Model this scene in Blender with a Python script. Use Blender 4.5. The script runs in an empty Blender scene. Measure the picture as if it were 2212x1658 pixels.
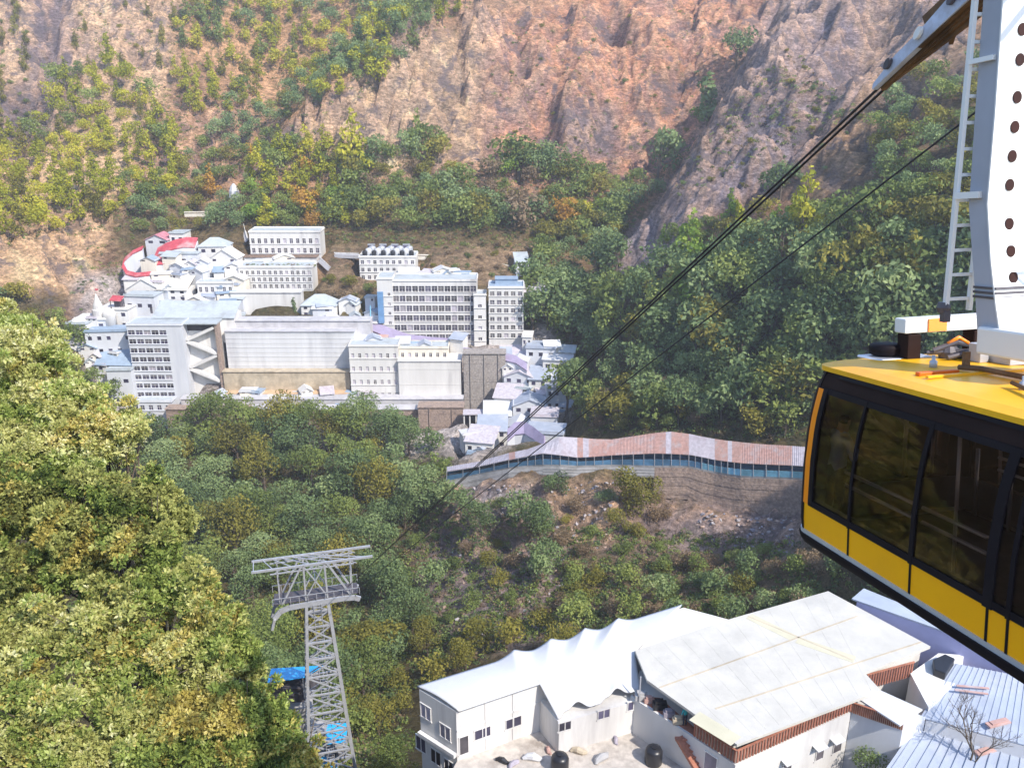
import bpy, bmesh, math, random
import numpy as np
from mathutils import Vector, Matrix
SC = bpy.context.scene
COL = SC.collection
R_ = math.radians
# ---------------- camera, world, sun, exposure ----------------
PITCH = R_(20.0); F = 1916.0; CP, SP = math.cos(PITCH), math.sin(PITCH)
cd = bpy.data.cameras.new('camera'); cam = bpy.data.objects.new('camera', cd); COL.objects.link(cam)
cd.sensor_width = 36; cd.lens = 36*F/2212.0; cd.clip_start = .1; cd.clip_end = 5000
cam.location = (0, 0, 0); cam.rotation_euler = (R_(90)-PITCH, 0, 0)
SC.camera = cam
SUN_AZ, SUN_EL = R_(136), R_(45)          # clockwise from the view direction (+Y)
W = bpy.data.worlds.new('World'); SC.world = W; W.use_nodes = True
nt = W.node_tree; bg = nt.nodes['Background']
sky = nt.nodes.new('ShaderNodeTexSky'); sky.sky_type = 'NISHITA'; sky.sun_disc = False
sky.sun_elevation = SUN_EL; sky.sun_rotation = SUN_AZ; sky.altitude = 1500; sky.dust_density = 1.2
nt.links.new(sky.outputs[0], bg.inputs[0]); bg.inputs[1].default_value = .15
sl = bpy.data.lights.new('sun', 'SUN'); sl.energy = 2.4; sl.angle = R_(.6); sl.color = (1, .93, .82)
so = bpy.data.objects.new('sun', sl); COL.objects.link(so)
sd = Vector((math.sin(SUN_AZ)*math.cos(SUN_EL), math.cos(SUN_AZ)*math.cos(SUN_EL), math.sin(SUN_EL)))
so.rotation_euler = sd.to_track_quat('Z', 'Y').to_euler(); so.location = (60, -20, 80)
SC.view_settings.view_transform = 'Standard'; SC.view_settings.look = 'None'
SC.view_settings.gamma = 1; SC.view_settings.exposure = 1.3
random.seed(7); rng = np.random.default_rng(7)

# ---------------- helpers: survey of the place ----------------
def ratio(py):
    dn = (py-829)/F; yy = CP-dn*SP
    return -(SP+dn*CP)/yy
def pt(px, py, y):
    "point of the place seen at survey mark px,py lying y metres ahead"
    dn = (py-829)/F; yy = CP-dn*SP; k = y/yy
    return Vector(((px-1106)/F*k, y, -(SP+dn*CP)*k))
def ptz(px, py, z):
    dn = (py-829)/F; k = -z/(SP+dn*CP)
    return Vector(((px-1106)/F*k, (CP-dn*SP)*k, z))
def project(x, y, z):
    f = y*CP-z*SP; f = np.maximum(f, .1); u = y*SP+z*CP
    return 1106+F*x/f, 829-F*u/f

def tag(o, label=None, cat=None, group=None, kind=None):
    if label: o['label'] = label
    if cat: o['category'] = cat
    if group: o['group'] = group
    if kind: o['kind'] = kind
    return o
def empty(name, loc, rz=0, **kw):
    o = bpy.data.objects.new(name, None); COL.objects.link(o); o.location = loc; o.rotation_euler = (0, 0, rz)
    o.empty_display_size = .2
    return tag(o, **kw)
MATS = {}
class MB:
    "collects boxes, bars and polygons into one mesh"
    def __init__(s): s.v = []; s.f = []; s.mi = []; s.m = 0
    def _add(s, vs, fs):
        b = len(s.v); s.v += [tuple(v) for v in vs]
        for f in fs: s.f.append([b+i for i in f]); s.mi.append(s.m)
    def box(s, x0, x1, y0, y1, z0, z1):
        vs = [(x0,y0,z0),(x1,y0,z0),(x1,y1,z0),(x0,y1,z0),(x0,y0,z1),(x1,y0,z1),(x1,y1,z1),(x0,y1,z1)]
        s._add(vs, [(0,3,2,1),(4,5,6,7),(0,1,5,4),(1,2,6,5),(2,3,7,6),(3,0,4,7)])
        return s
    def prism(s, poly, z0, z1):
        n = len(poly); g = lambda p, z: (p[0], p[1], z if not isinstance(z, (list, tuple)) else z[poly.index(p)])
        vs = [g(p, z0) for p in poly]+[g(p, z1) for p in poly]
        a = sum(poly[i][0]*poly[(i+1)%n][1]-poly[(i+1)%n][0]*poly[i][1] for i in range(n))
        bot = list(range(n)); top = list(range(n, 2*n)); sides = [(i, (i+1)%n, n+(i+1)%n, n+i) for i in range(n)]
        if a < 0: sides = [tuple(reversed(q)) for q in sides]; top = top[::-1]
        else: bot = bot[::-1]
        s._add(vs, [bot, top]+sides); return s
    def bar(s, a, b, w, h=None):
        a, b = Vector(a), Vector(b); h = h or w; d = b-a
        if d.length < 1e-6: return s
        d.normalize(); up = Vector((0,0,1)) if abs(d.z) < .95 else Vector((0,1,0))
        x = d.cross(up).normalized()*w/2; y = x.cross(d).normalized()*h/2
        vs = [a-x-y, a+x-y, a+x+y, a-x+y, b-x-y, b+x-y, b+x+y, b-x+y]
        s._add(vs, [(0,1,2,3),(7,6,5,4),(0,4,5,1),(1,5,6,2),(2,6,7,3),(3,7,4,0)]); return s
    def tube(s, pts, r, n=8, cap=True):
        pts = [Vector(p) for p in pts]; m = len(pts); rs = r if isinstance(r, (list, tuple)) else [r]*m
        b = len(s.v); ref = None
        for i, p in enumerate(pts):
            d = (pts[min(i+1, m-1)]-pts[max(i-1, 0)]).normalized()
            up = ref if ref is not None and abs(d.dot(ref)) < .95 else (Vector((0,0,1)) if abs(d.z) < .9 else Vector((0,1,0)))
            x = d.cross(up).normalized(); y = x.cross(d); ref = y
            for k in range(n):
                t = 2*math.pi*k/n; s.v.append(tuple(p+(x*math.cos(t)+y*math.sin(t))*rs[i]))
        for i in range(m-1):
            for k in range(n):
                s.f.append([b+i*n+k, b+(i+1)*n+k, b+(i+1)*n+(k+1)%n, b+i*n+(k+1)%n]); s.mi.append(s.m)
        if cap:
            s.f.append([b+k for k in range(n)]); s.mi.append(s.m); s.f.append([b+(m-1)*n+k for k in reversed(range(n))]); s.mi.append(s.m)
        return s
    def lathe(s, prof, n=16, c=(0,0,0)):
        b = len(s.v)
        for r, z in prof:
            for k in range(n):
                t = 2*math.pi*k/n; s.v.append((c[0]+r*math.cos(t), c[1]+r*math.sin(t), c[2]+z))
        for i in range(len(prof)-1):
            for k in range(n):
                s.f.append([b+i*n+k, b+i*n+(k+1)%n, b+(i+1)*n+(k+1)%n, b+(i+1)*n+k]); s.mi.append(s.m)
        s.f.append([b+k for k in reversed(range(n))]); s.mi.append(s.m)
        s.f.append([b+(len(prof)-1)*n+k for k in range(n)]); s.mi.append(s.m)
        return s
    def poly(s, *pts): s._add(pts, [list(range(len(pts)))]); return s
    def sheet(s, quad, t):
        "four points and a thickness below them"
        q = [Vector(p) for p in quad]; n = (q[1]-q[0]).cross(q[3]-q[0]).normalized()
        if n.z < 0: n = -n
        n = n*t
        s._add(q+[p-n for p in q], [(0,1,2,3),(7,6,5,4),(0,4,5,1),(1,5,6,2),(2,6,7,3),(3,7,4,0)]); return s
    def mesh(s, name, mats, smooth=False):
        me = bpy.data.meshes.new(name); me.from_pydata(s.v, [], s.f)
        mats = mats if isinstance(mats, (list, tuple)) else [mats]
        for m in mats: me.materials.append(m)
        me.polygons.foreach_set('material_index', s.mi)
        if smooth: me.polygons.foreach_set('use_smooth', [True]*len(s.f))
        bm = bmesh.new(); bm.from_mesh(me); bmesh.ops.recalc_face_normals(bm, faces=bm.faces); bm.to_mesh(me); bm.free()
        return me
    def build(s, name, mats, parent=None, smooth=False, bevel=0):
        o = bpy.data.objects.new(name, s.mesh(name, mats, smooth)); COL.objects.link(o)
        if parent is not None: o.parent = parent
        if bevel:
            bv = o.modifiers.new('b', 'BEVEL'); bv.width = bevel; bv.segments = 2; bv.limit_method = 'ANGLE'
        return o
def copy_tree(o, parent=None):
    c = o.copy(); COL.objects.link(c); c.parent = parent
    for ch in list(o.children): copy_tree(ch, c)
    return c

# ---------------- materials ----------------
def mat(name, col, rough=.8, var=.18, scale=1.0, stain=None, metal=0, bump=0, spec=.3, rnd=0, streak=False, coat=0):
    m = bpy.data.materials.new(name); m.use_nodes = True; n = m.node_tree.nodes; l = m.node_tree.links
    b = n['Principled BSDF']; b.inputs['Roughness'].default_value = rough; b.inputs['Metallic'].default_value = metal
    b.inputs['Specular IOR Level'].default_value = spec; b.inputs['Coat Weight'].default_value = coat
    tc = n.new('ShaderNodeTexCoord'); mp = n.new('ShaderNodeMapping'); l.new(tc.outputs['Object'], mp.inputs[0])
    if streak: mp.inputs['Scale'].default_value = (1, 1, .12)
    nz = n.new('ShaderNodeTexNoise'); nz.inputs['Scale'].default_value = scale; nz.inputs['Detail'].default_value = 6; nz.inputs['Roughness'].default_value = .65
    l.new(mp.outputs[0], nz.inputs['Vector'])
    mr = n.new('ShaderNodeMapRange'); mr.inputs[1].default_value = .3; mr.inputs[2].default_value = .7
    mr.inputs[3].default_value = 1-var; mr.inputs[4].default_value = 1+var; l.new(nz.outputs[0], mr.inputs[0])
    vm = n.new('ShaderNodeVectorMath'); vm.operation = 'SCALE'; vm.inputs[0].default_value = col[:3]
    l.new(mr.outputs[0], vm.inputs['Scale']); out = vm.outputs[0]
    if rnd:
        oi = n.new('ShaderNodeObjectInfo'); r2 = n.new('ShaderNodeMapRange'); r2.inputs[3].default_value = 1-rnd; r2.inputs[4].default_value = 1+rnd
        l.new(oi.outputs['Random'], r2.inputs[0]); v2 = n.new('ShaderNodeVectorMath'); v2.operation = 'SCALE'
        l.new(out, v2.inputs[0]); l.new(r2.outputs[0], v2.inputs['Scale']); out = v2.outputs[0]
    if stain:
        n2 = n.new('ShaderNodeTexNoise'); n2.inputs['Scale'].default_value = scale*.35; n2.inputs['Detail'].default_value = 8; n2.inputs['Roughness'].default_value = .7
        l.new(mp.outputs[0], n2.inputs['Vector']); r3 = n.new('ShaderNodeMapRange'); r3.inputs[1].default_value = .5; r3.inputs[2].default_value = .68
        l.new(n2.outputs[0], r3.inputs[0]); mx = n.new('ShaderNodeMix'); mx.data_type = 'RGBA'; mx.inputs[7].default_value = (*stain, 1)
        l.new(r3.outputs[0], mx.inputs[0]); l.new(out, mx.inputs[6]); out = mx.outputs[2]
    l.new(out, b.inputs['Base Color'])
    if bump:
        bp = n.new('ShaderNodeBump'); bp.inputs['Strength'].default_value = 1; bp.inputs['Distance'].default_value = bump
        l.new(nz.outputs[0], bp.inputs['Height']); l.new(bp.outputs[0], b.inputs['Normal'])
    MATS[name] = m; return m
mat('white_wall', (.71,.69,.66), .85, .09, .35, stain=(.46,.44,.43), streak=True, rnd=.06)
mat('blue_white_wall', (.62,.63,.66), .85, .07, .4, stain=(.52,.54,.60), streak=True)
mat('pale_cool_wall', (.68,.68,.69), .85, .08, .35, stain=(.52,.52,.54), streak=True)
mat('cream_wall', (.74,.68,.58), .85, .1, .4, stain=(.48,.42,.36), streak=True)
mat('grey_concrete', (.42,.41,.41), .9, .2, .5, stain=(.25,.24,.23), bump=.05)
mat('lavender_paving', (.50,.485,.50), .8, .2, .4, stain=(.60,.58,.57))
mat('lavender_wall', (.33,.34,.54), .7, .08, .5)
mat('hanger_shaded_side', (.36,.37,.42), .5, .08, 1.5, spec=.4)  # darker grey than the white paint, deepens the hanger's shaded side
mat('slat_red', (.30,.12,.08), .8, .3, 2)
mat('slat_pale', (.62,.48,.38), .8, .2, 2)
mat('dark_glass', (.055,.05,.085), .3, .5, .4, spec=.4, rnd=.7)
mat('shop_dark', (.10,.09,.10), .7, .5, .8, rnd=.5)
mat('curtain', (.42,.38,.44), .8, .3, .6, rnd=.35)
mat('grey_roof', (.46,.50,.52), .6, .12, .5, stain=(.34,.36,.37))
mat('blue_roof', (.30,.38,.48), .6, .15, .5)
mat('red_roof', (.50,.08,.10), .6, .25, .5, stain=(.60,.34,.33))
mat('pink_roof', (.55,.22,.26), .6, .2, .4)
mat('stone_wall', (.36,.27,.22), .95, .4, 1.6, stain=(.20,.16,.15), bump=.2)
mat('tan_wall', (.50,.42,.31), .9, .22, .5, stain=(.30,.25,.18), bump=.08)
mat('orange_wall', (.62,.42,.26), .9, .2, .5)
mat('brown_earth', (.22,.15,.11), .95, .35, .8, bump=.1)
mat('blue_tarp', (.02,.42,.86), .45, .12, 1.5, spec=.5)
mat('dull_blue_tarp', (.16,.30,.50), .55, .2, .6)
mat('stone_grey', (.36,.32,.29), .95, .35, 1.6, stain=(.24,.21,.20), bump=.2)
mat('salmon_roof', (.50,.31,.265), .7, .22, 1.4, stain=(.48,.42,.42))
mat('pale_roof', (.54,.50,.54), .65, .2, 1.4, stain=(.44,.37,.40))
mat('purple_roof', (.33,.28,.40), .6, .15, .6)
mat('rail_blue', (.10,.22,.36), .4, .3, .5, rnd=.3)
mat('rail_cyan', (.22,.50,.66), .4, .3, .5, rnd=.3)
mat('steel', (.46,.47,.50), .45, .12, 3, metal=.3, stain=(.42,.41,.42))
mat('dark_steel', (.11,.10,.11), .5, .3, 3, metal=.3)
mat('rope_steel', (.035,.03,.032), .6, .3, 4)
mat('rusty_steel', (.16,.085,.04), .7, .5, 2, stain=(.035,.025,.02), bump=.02)
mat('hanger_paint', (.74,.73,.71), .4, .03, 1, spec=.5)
mat('hole_dark', (.030,.007,.005), .7, .2, 2)  # dark red-brown of the discs drawn in place of open holes
mat('cabin_yellow', (1.0,.44,.003), .4, .05, 1.2, spec=.3, coat=.15, stain=(.95,.41,.005))
mat('cabin_roof_yellow', (.90,.46,.015), .4, .1, 1.5, spec=.4, stain=(.82,.36,.012))
mat('cabin_orange', (1.0,.27,.005), .3, .05, 1, spec=.5, coat=.4)
mat('cabin_red_mark', (.75,.14,.01), .4, .1, 3)
mat('cabin_black', (.012,.009,.012), .6, .2, 1, spec=.12)
mat('cabin_silver', (.62,.64,.72), .35, .08, 2, metal=.5)
mat('cabin_brown', (.026,.014,.012), .75, .3, 1, spec=.1)
mat('interior_grey', (.20,.19,.19), .7, .2, 2)
mat('red_slat', (.40,.17,.11), .8, .25, 1.5, stain=(.26,.10,.07))
mat('slab_roof', (.55,.52,.46), .7, .10, .5, stain=(.45,.43,.39))
mat('yellow_stain', (.56,.52,.38), .75, .08, .8)
mat('membrane', (.60,.60,.61), .6, .05, .5, stain=(.56,.57,.60))
mat('carriage_paint', (.50,.54,.66), .5, .2, 2, stain=(.32,.30,.32))
mat('metal_roof', (.38,.42,.50), .5, .1, .5, stain=(.50,.51,.56))
mat('courtyard', (.50,.45,.40), .9, .25, 1.2, stain=(.28,.24,.21))
mat('black_plastic', (.02,.02,.024), .35, .2, 2, spec=.5)
mat('bark', (.13,.10,.075), .95, .3, 3, bump=.05)
mat('pale_bark', (.42,.36,.27), .9, .3, 3)
mat('skin', (.45,.25,.17), .6, .05, 4)
mat('hair', (.02,.015,.012), .6, .1, 4)
mat('jacket_blue', (.30,.36,.52), .8, .15, 4)
mat('trousers_dark', (.045,.045,.07), .85, .2, 4)
mat('teal_cloth', (.03,.42,.45), .8, .15, 5)
M = MATS
def glass_mat(name, tint, gloss=.12):
    m = bpy.data.materials.new(name); m.use_nodes = True; n = m.node_tree.nodes; l = m.node_tree.links
    n.remove(n['Principled BSDF']); out = n['Material Output']
    tr = n.new('ShaderNodeBsdfTransparent'); tr.inputs[0].default_value = (*tint, 1)
    gl = n.new('ShaderNodeBsdfGlossy'); gl.inputs['Roughness'].default_value = .03; gl.inputs[0].default_value = (.62,.50,.44,1)
    fr = n.new('ShaderNodeFresnel'); fr.inputs[0].default_value = 1.75
    mx = n.new('ShaderNodeMixShader'); l.new(fr.outputs[0], mx.inputs[0]); l.new(tr.outputs[0], mx.inputs[1]); l.new(gl.outputs[0], mx.inputs[2])
    l.new(mx.outputs[0], out.inputs[0]); MATS[name] = m
glass_mat('tinted_glass', (.46,.38,.33))
def slat_mat():
    m = bpy.data.materials['slab_roof']
def leaf_mat(name, cols, rnd=.25, trans=.35):
    "leaf colour: per-leaf tint attribute and a per-tree random shift"
    m = bpy.data.materials.new(name); m.use_nodes = True; n = m.node_tree.nodes; l = m.node_tree.links
    b = n['Principled BSDF']; b.inputs['Roughness'].default_value = .75; b.inputs['Specular IOR Level'].default_value = .12
    at = n.new('ShaderNodeAttribute'); at.attribute_name = 'tint'
    oi = n.new('ShaderNodeObjectInfo')
    ad = n.new('ShaderNodeMath'); ad.operation = 'MULTIPLY_ADD'; ad.inputs[1].default_value = .45
    l.new(oi.outputs['Random'], ad.inputs[0]); l.new(at.outputs['Fac'], ad.inputs[2])
    sb = n.new('ShaderNodeMath'); sb.operation = 'SUBTRACT'; sb.inputs[1].default_value = .22; l.new(ad.outputs[0], sb.inputs[0])
    cr = n.new('ShaderNodeValToRGB'); els = cr.color_ramp.elements
    while len(els) < len(cols): els.new(.5)
    for i, c in enumerate(cols): els[i].position = i/(len(cols)-1); els[i].color = (*c, 1)
    l.new(sb.outputs[0], cr.inputs[0])
    l.new(cr.outputs[0], b.inputs['Base Color'])
    tl = n.new('ShaderNodeBsdfTranslucent'); l.new(cr.outputs[0], tl.inputs[0])
    mx = n.new('ShaderNodeMixShader'); mx.inputs[0].default_value = trans
    l.new(b.outputs[0], mx.inputs[1]); l.new(tl.outputs[0], mx.inputs[2]); l.new(mx.outputs[0], n['Material Output'].inputs[0])
    MATS[name] = m
leaf_mat('leaf_yellow_green', [(.14,.16,.02),(.32,.34,.03),(.50,.48,.05),(.66,.58,.07)])
leaf_mat('leaf_dark', [(.075,.11,.05),(.155,.22,.09),(.25,.33,.135),(.40,.47,.21)])
leaf_mat('leaf_mid', [(.08,.11,.035),(.17,.22,.065),(.27,.33,.09),(.40,.44,.13)])
leaf_mat('leaf_olive', [(.10,.095,.03),(.21,.20,.045),(.32,.29,.06),(.42,.36,.08)])
leaf_mat('leaf_bright', [(.11,.18,.03),(.21,.32,.05),(.30,.42,.07),(.42,.50,.10)])
leaf_mat('leaf_autumn', [(.30,.16,.04),(.50,.28,.06),(.62,.38,.06),(.66,.50,.08)])
leaf_mat('leaf_brown', [(.15,.11,.07),(.25,.18,.11),(.33,.24,.15),(.40,.31,.20)])
leaf_mat('leaf_near', [(.13,.135,.045),(.28,.295,.085),(.43,.43,.135),(.58,.56,.21),(.78,.74,.42)], trans=.35)
leaf_mat('leaf_near_gold', [(.17,.135,.04),(.37,.31,.075),(.54,.45,.12),(.68,.57,.21),(.84,.76,.42)], trans=.35)
leaf_mat('leaf_near_green', [(.06,.085,.025),(.16,.21,.05),(.28,.34,.08),(.42,.47,.13),(.66,.68,.32)], trans=.35)
# ---------------- terrain ----------------
def vnoise(x, y, seed):
    def h(i, j):
        n = (i*374761393+j*668265263+seed*1442695041) & 0xffffffff
        n = ((n ^ (n >> 13))*1274126177) & 0xffffffff
        return ((n ^ (n >> 16)) & 0xffff)/65535.0
    xi = np.floor(x).astype(np.int64); yi = np.floor(y).astype(np.int64); fx = x-xi; fy = y-yi
    fx = fx*fx*(3-2*fx); fy = fy*fy*(3-2*fy)
    return (h(xi,yi)*(1-fx)+h(xi+1,yi)*fx)*(1-fy)+(h(xi,yi+1)*(1-fx)+h(xi+1,yi+1)*fx)*fy
def fbm(x, y, seed, oct=5, gain=.5):
    a = 0; amp = 1; t = 0
    for k in range(oct):
        a = a+amp*(vnoise(x, y, seed+k*17)-.5); t += amp; amp *= gain; x = x*2.03+11.7; y = y*2.03+5.3
    return a/t*2
HAZE = .00032
CTRL = []
for px, py, y in [
 # far mountain, from its top down to the village
 (-900,-100,540),(-900,200,450),(-900,500,380),(-300,-100,515),(300,-100,505),(900,-100,500),(1500,-100,490),(1900,-100,450),
 (0,0,480),(400,0,480),(800,0,480),(1100,0,465),(1500,0,455),(1750,0,425),
 (0,200,430),(400,200,430),(560,200,455),(900,200,400),(1200,200,405),(1450,200,412),
 (0,400,360),(250,400,365),(450,400,385),(650,400,372),(900,400,372),(1150,400,375),(1350,400,378),
 (0,520,318),(120,520,325),(300,500,345),(500,480,350),(800,490,352),(1050,500,352),(1200,520,352),
 (100,600,300),(200,640,300),
 # spur of rock and the gully behind it
 (600,310,385),(700,255,388),(800,190,392),(880,120,402),(960,75,418),(700,150,462),(800,60,475),(600,200,452),
 # village terraces
 (250,600,318),(400,560,332),(600,560,330),(800,560,330),(1000,560,332),(1180,600,330),
 (300,700,298),(600,690,298),(900,640,306),(900,740,292),(1100,740,292),(1180,720,296),
 (300,860,276),(600,860,272),(950,870,272),(1000,880,264),
 (150,760,285),(60,900,270),
 (600,950,262),(800,950,258),(940,950,252),(350,960,262),(200,1000,250),
 (1150,830,262),(1100,930,240),
 # wooded valley below the village
 (300,1050,240),(600,1060,236),(850,1050,236),(400,1200,205),(700,1200,205),(880,1150,215),
 (500,1320,178),(800,1320,180),(650,1450,150),(850,1450,155),(800,1600,128),(950,1600,122),
 # right hand hill
 (1230,700,283),(1300,640,285),(1420,500,300),(1470,400,312),(1560,250,335),(1650,100,362),(1700,20,380),
 (1280,800,262),(1300,900,238),(1260,960,228),(1600,900,208),(1500,760,236),(1600,700,232),(1600,500,265),(1650,300,300),(1800,100,345),
 (1950,40,352),(1900,900,170),(1900,700,190),(1900,500,215),(1950,300,246),(2000,150,285),
 (2200,500,172),(2200,900,140),(2200,200,235),(2250,60,270),(2200,1200,112),(2700,500,165),(2700,100,240),
 (1370,540,352),(1480,330,400),(1600,120,420),
 # walkway bench and the slope below it
 (970,1045,222),(1100,1015,213),(1250,1010,207),(1450,1010,198),(1600,1030,190),(1720,1035,184),(1900,1060,172),
 (1250,975,215),(1450,965,206),(1650,975,195),
 (1000,1150,202),(1200,1100,195),(1400,1150,184),(1450,1098,196),(1600,1100,187),(1715,1100,182),(1800,1112,176),(1000,1300,172),(1250,1300,165),(1400,1300,156),(1700,1300,140),
 (1000,1480,140),(1300,1450,134),(1900,1300,125),
 (700,1640,98)]:
    p = pt(px, py, y); CTRL.append((p.x, p.y, p.z))
CTRL += [(-8,50,-58),(5,46,-50),(25,46,-50),(34,50,-50),(28,64,-54),(12,66,-56),(-6,60,-62),(10,88,-82),(35,90,-76),(20,112,-98),(50,60,-56),(60,90,-66),
 (0,6,-24),(20,6,-30),(45,10,-36),(60,40,-48),(15,25,-46),(-6,18,-27),(-6,34,-46),(-14,45,-52),(-25,30,-34),(-16,22,-27),(-30,48,-48),(-20,72,-76),(-34,92,-84),
 (-48,110,-94),(-60,45,-24),(-90,60,-20),(-60,90,-66),(-90,130,-92),(-130,100,-40),(-140,180,-80),(-170,250,-70),(-200,60,10),(-220,330,-10),(120,60,-40),(130,120,-50),
 (-400,300,40),(-400,560,60),(400,100,-20),(400,300,0),(420,560,20),(0,620,75),(-200,620,80),(250,600,55),(-450,0,0),(450,0,-30),(0,-30,-22),(-80,-30,-10),(80,-30,-34)]
CT = np.array(CTRL)
def tps_fit(P, lam=2.0):
    X = P[:, :2]/100; n = len(P); D = np.hypot(X[:,None,0]-X[None,:,0], X[:,None,1]-X[None,:,1])
    K = np.where(D > 0, D*D*np.log(D+1e-12), 0)+np.eye(n)*lam*.001
    A = np.zeros((n+3, n+3)); A[:n,:n] = K; A[:n,n] = 1; A[:n,n+1:] = X; A[n,:n] = 1; A[n+1:,:n] = X.T
    return np.linalg.solve(A, np.concatenate([P[:,2], [0,0,0]])), X
TW, TX = tps_fit(CT)
def tps(x, y):
    x = x/100; y = y/100; out = TW[-3]+TW[-2]*x+TW[-1]*y
    for i in range(len(TX)):
        d2 = (x-TX[i,0])**2+(y-TX[i,1])**2
        out = out+TW[i]*.5*d2*np.log(d2+1e-12)
    return out
GX0, GX1, GY0, GY1, GS = -330, 330, -26, 600, 1.3
gx = np.arange(GX0, GX1, GS); gy = np.arange(GY0, GY1, GS)
XX, YY = np.meshgrid(gx, gy); ZZ = tps(XX, YY)
def soft(px, py, poly, feather=18):
    "soft membership of survey marks in a polygon"
    px = np.asarray(px, float); py = np.asarray(py, float); n = len(poly); ins = np.zeros(px.shape, bool); dist = np.full(px.shape, 1e9)
    for i in range(n):
        (x1, y1), (x2, y2) = poly[i], poly[(i+1)%n]
        c = ((y1 > py) != (y2 > py)) & (px < (x2-x1)*(py-y1)/((y2-y1) or 1e-9)+x1); ins ^= c
        dx, dy = x2-x1, y2-y1; t = np.clip(((px-x1)*dx+(py-y1)*dy)/(dx*dx+dy*dy+1e-9), 0, 1)
        dist = np.minimum(dist, np.hypot(px-x1-t*dx, py-y1-t*dy))
    s = np.where(ins, dist, -dist); return np.clip(.5+s/(2*feather), 0, 1)
PX, PY = project(XX, YY, ZZ)
# crags: where bare rock shows the ground is broken into ledges
ROCK = [[(560,330),(700,240),(870,90),(1060,30),(1500,-60),(2100,-60),(1700,420),(1430,400),(1300,420),(1100,420),(930,400),(780,380),(620,350)],
        [(-200,-80),(400,-80),(380,150),(120,320),(-200,380)],
        [(1690,-60),(2100,-60),(2080,260),(1900,380),(1600,480),(1420,560),(1330,620),(1300,600),(1460,380),(1600,150)],
        [(900,1020),(1720,1030),(1740,1180),(1500,1190),(1200,1190),(1210,1380),(1000,1400),(890,1240)],
        [(380,180),(560,200),(600,340),(420,420),(240,480),(200,620),(-100,640),(-100,480),(250,440)]]
rock = np.zeros_like(XX)
for q in ROCK: rock = np.maximum(rock, soft(PX, PY, q, 40))
fars = np.clip((YY-120)/150, 0, 1)
big = fbm(XX/34, YY/34, 3, 5)*4.2*fars
crag = fbm(XX/13, YY/13, 41, 5, .6); ridged = 1-np.abs(fbm(XX/22+3, YY/22, 91, 5, .55))*2.2
ribs = 1-np.abs(fbm(XX/9+.6*fbm(XX/30, YY/30, 77, 3)*3, YY/26, 191, 4, .55))*2.4
step = ZZ/7+fbm(XX/40, YY/40, 55, 3)*2; step = (step-np.floor(step)); step = np.clip((step-.35)/.3, 0, 1)-step
spur = soft(PX, PY, [(560,340),(690,235),(870,90),(980,40),(1080,90),(1060,260),(940,380),(780,380),(620,370)], 30)
def seg_dist(pts):
    D = np.full(XX.shape, 1e9)
    for p, r in zip(pts, pts[1:]):
        ax, ay, bx, by = p.x, p.y, r.x, r.y; t = np.clip(((XX-ax)*(bx-ax)+(YY-ay)*(by-ay))/((bx-ax)**2+(by-ay)**2), 0, 1)
        D = np.minimum(D, np.hypot(XX-ax-t*(bx-ax), YY-ay-t*(by-ay)))
    return D
crest = seg_dist([pt(*q) for q in ((560,385,368),(640,340,374),(700,300,380),(800,235,384),(880,168,394),(960,125,410),(1040,85,425))])
cleft = seg_dist([pt(*q) for q in ((110,-100,505),(105,60,465),(80,200,432),(20,330,395))])
ZZ = ZZ+np.exp(-(crest/10)**2)*(11.5+13*fbm(XX/6, YY/6, 333, 4, .6))-np.exp(-(cleft/8)**2)*7
for wdt, dep, ln in ((7,8,((1075,110,432),(1140,200,412),(1180,310,392))),(8,8,((1335,40,444),(1335,200,410),(1300,350,388))),(7,7,((1490,0,455),(1465,180,412),(1400,330,392))),(9,9,((1900,-20,352),(1800,200,315),(1640,400,285),(1500,520,272))),(6,6,((1770,60,350),(1700,240,318),(1560,400,298))),
        (7,6,((330,-40,492),(300,120,450),(380,220,425))),(8,7,((430,420,372),(330,520,345),(230,640,305))),(7,-7,((1240,60,440),(1245,200,408),(1240,350,386))),(8,-8,((1850,0,350),(1740,220,312),(1590,430,284)))):
    ZZ = ZZ-dep*np.exp(-(seg_dist([pt(*q) for q in ln])/wdt)**2)
ZZ = ZZ-np.exp(-(seg_dist([pt(*q) for q in ((560,120,470),(700,130,455),(620,220,445),(560,330,410),(530,430,372))])/12)**2)*6
ZZ = ZZ+rock*(.35+.65*fars)*(big*1.3+(ridged-.5)*6.5*(.4+fars)+crag*3.6+(ribs-.5)*3.4+step*3.2)+spur*((ribs-.4)*5+crag*4+step*3)+(1-rock)*fbm(XX/20, YY/20, 5, 4)*(.4+1.2*fars)*np.where(YY > 70, 1, .4)
PADS = []   # terraces: (x0,x1,y0,y1,z) the ground is cut down to
def cut_pads():
    global ZZ
    for x0, x1, y0, y1, z in PADS:
        dx = np.maximum(np.maximum(x0-XX, XX-x1), 0); dy = np.maximum(np.maximum(y0-YY, YY-y1), 0)
        ZZ = np.minimum(ZZ, z+np.hypot(dx, dy)*1.6)
def ground(x, y):
    i = np.clip((np.asarray(x, float)-GX0)/GS, 0, len(gx)-1.001); j = np.clip((np.asarray(y, float)-GY0)/GS, 0, len(gy)-1.001)
    a = i.astype(int); b = j.astype(int); u = i-a; v = j-b
    return (ZZ[b,a]*(1-u)+ZZ[b,a+1]*u)*(1-v)+(ZZ[b+1,a]*(1-u)+ZZ[b+1,a+1]*u)*v
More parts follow.
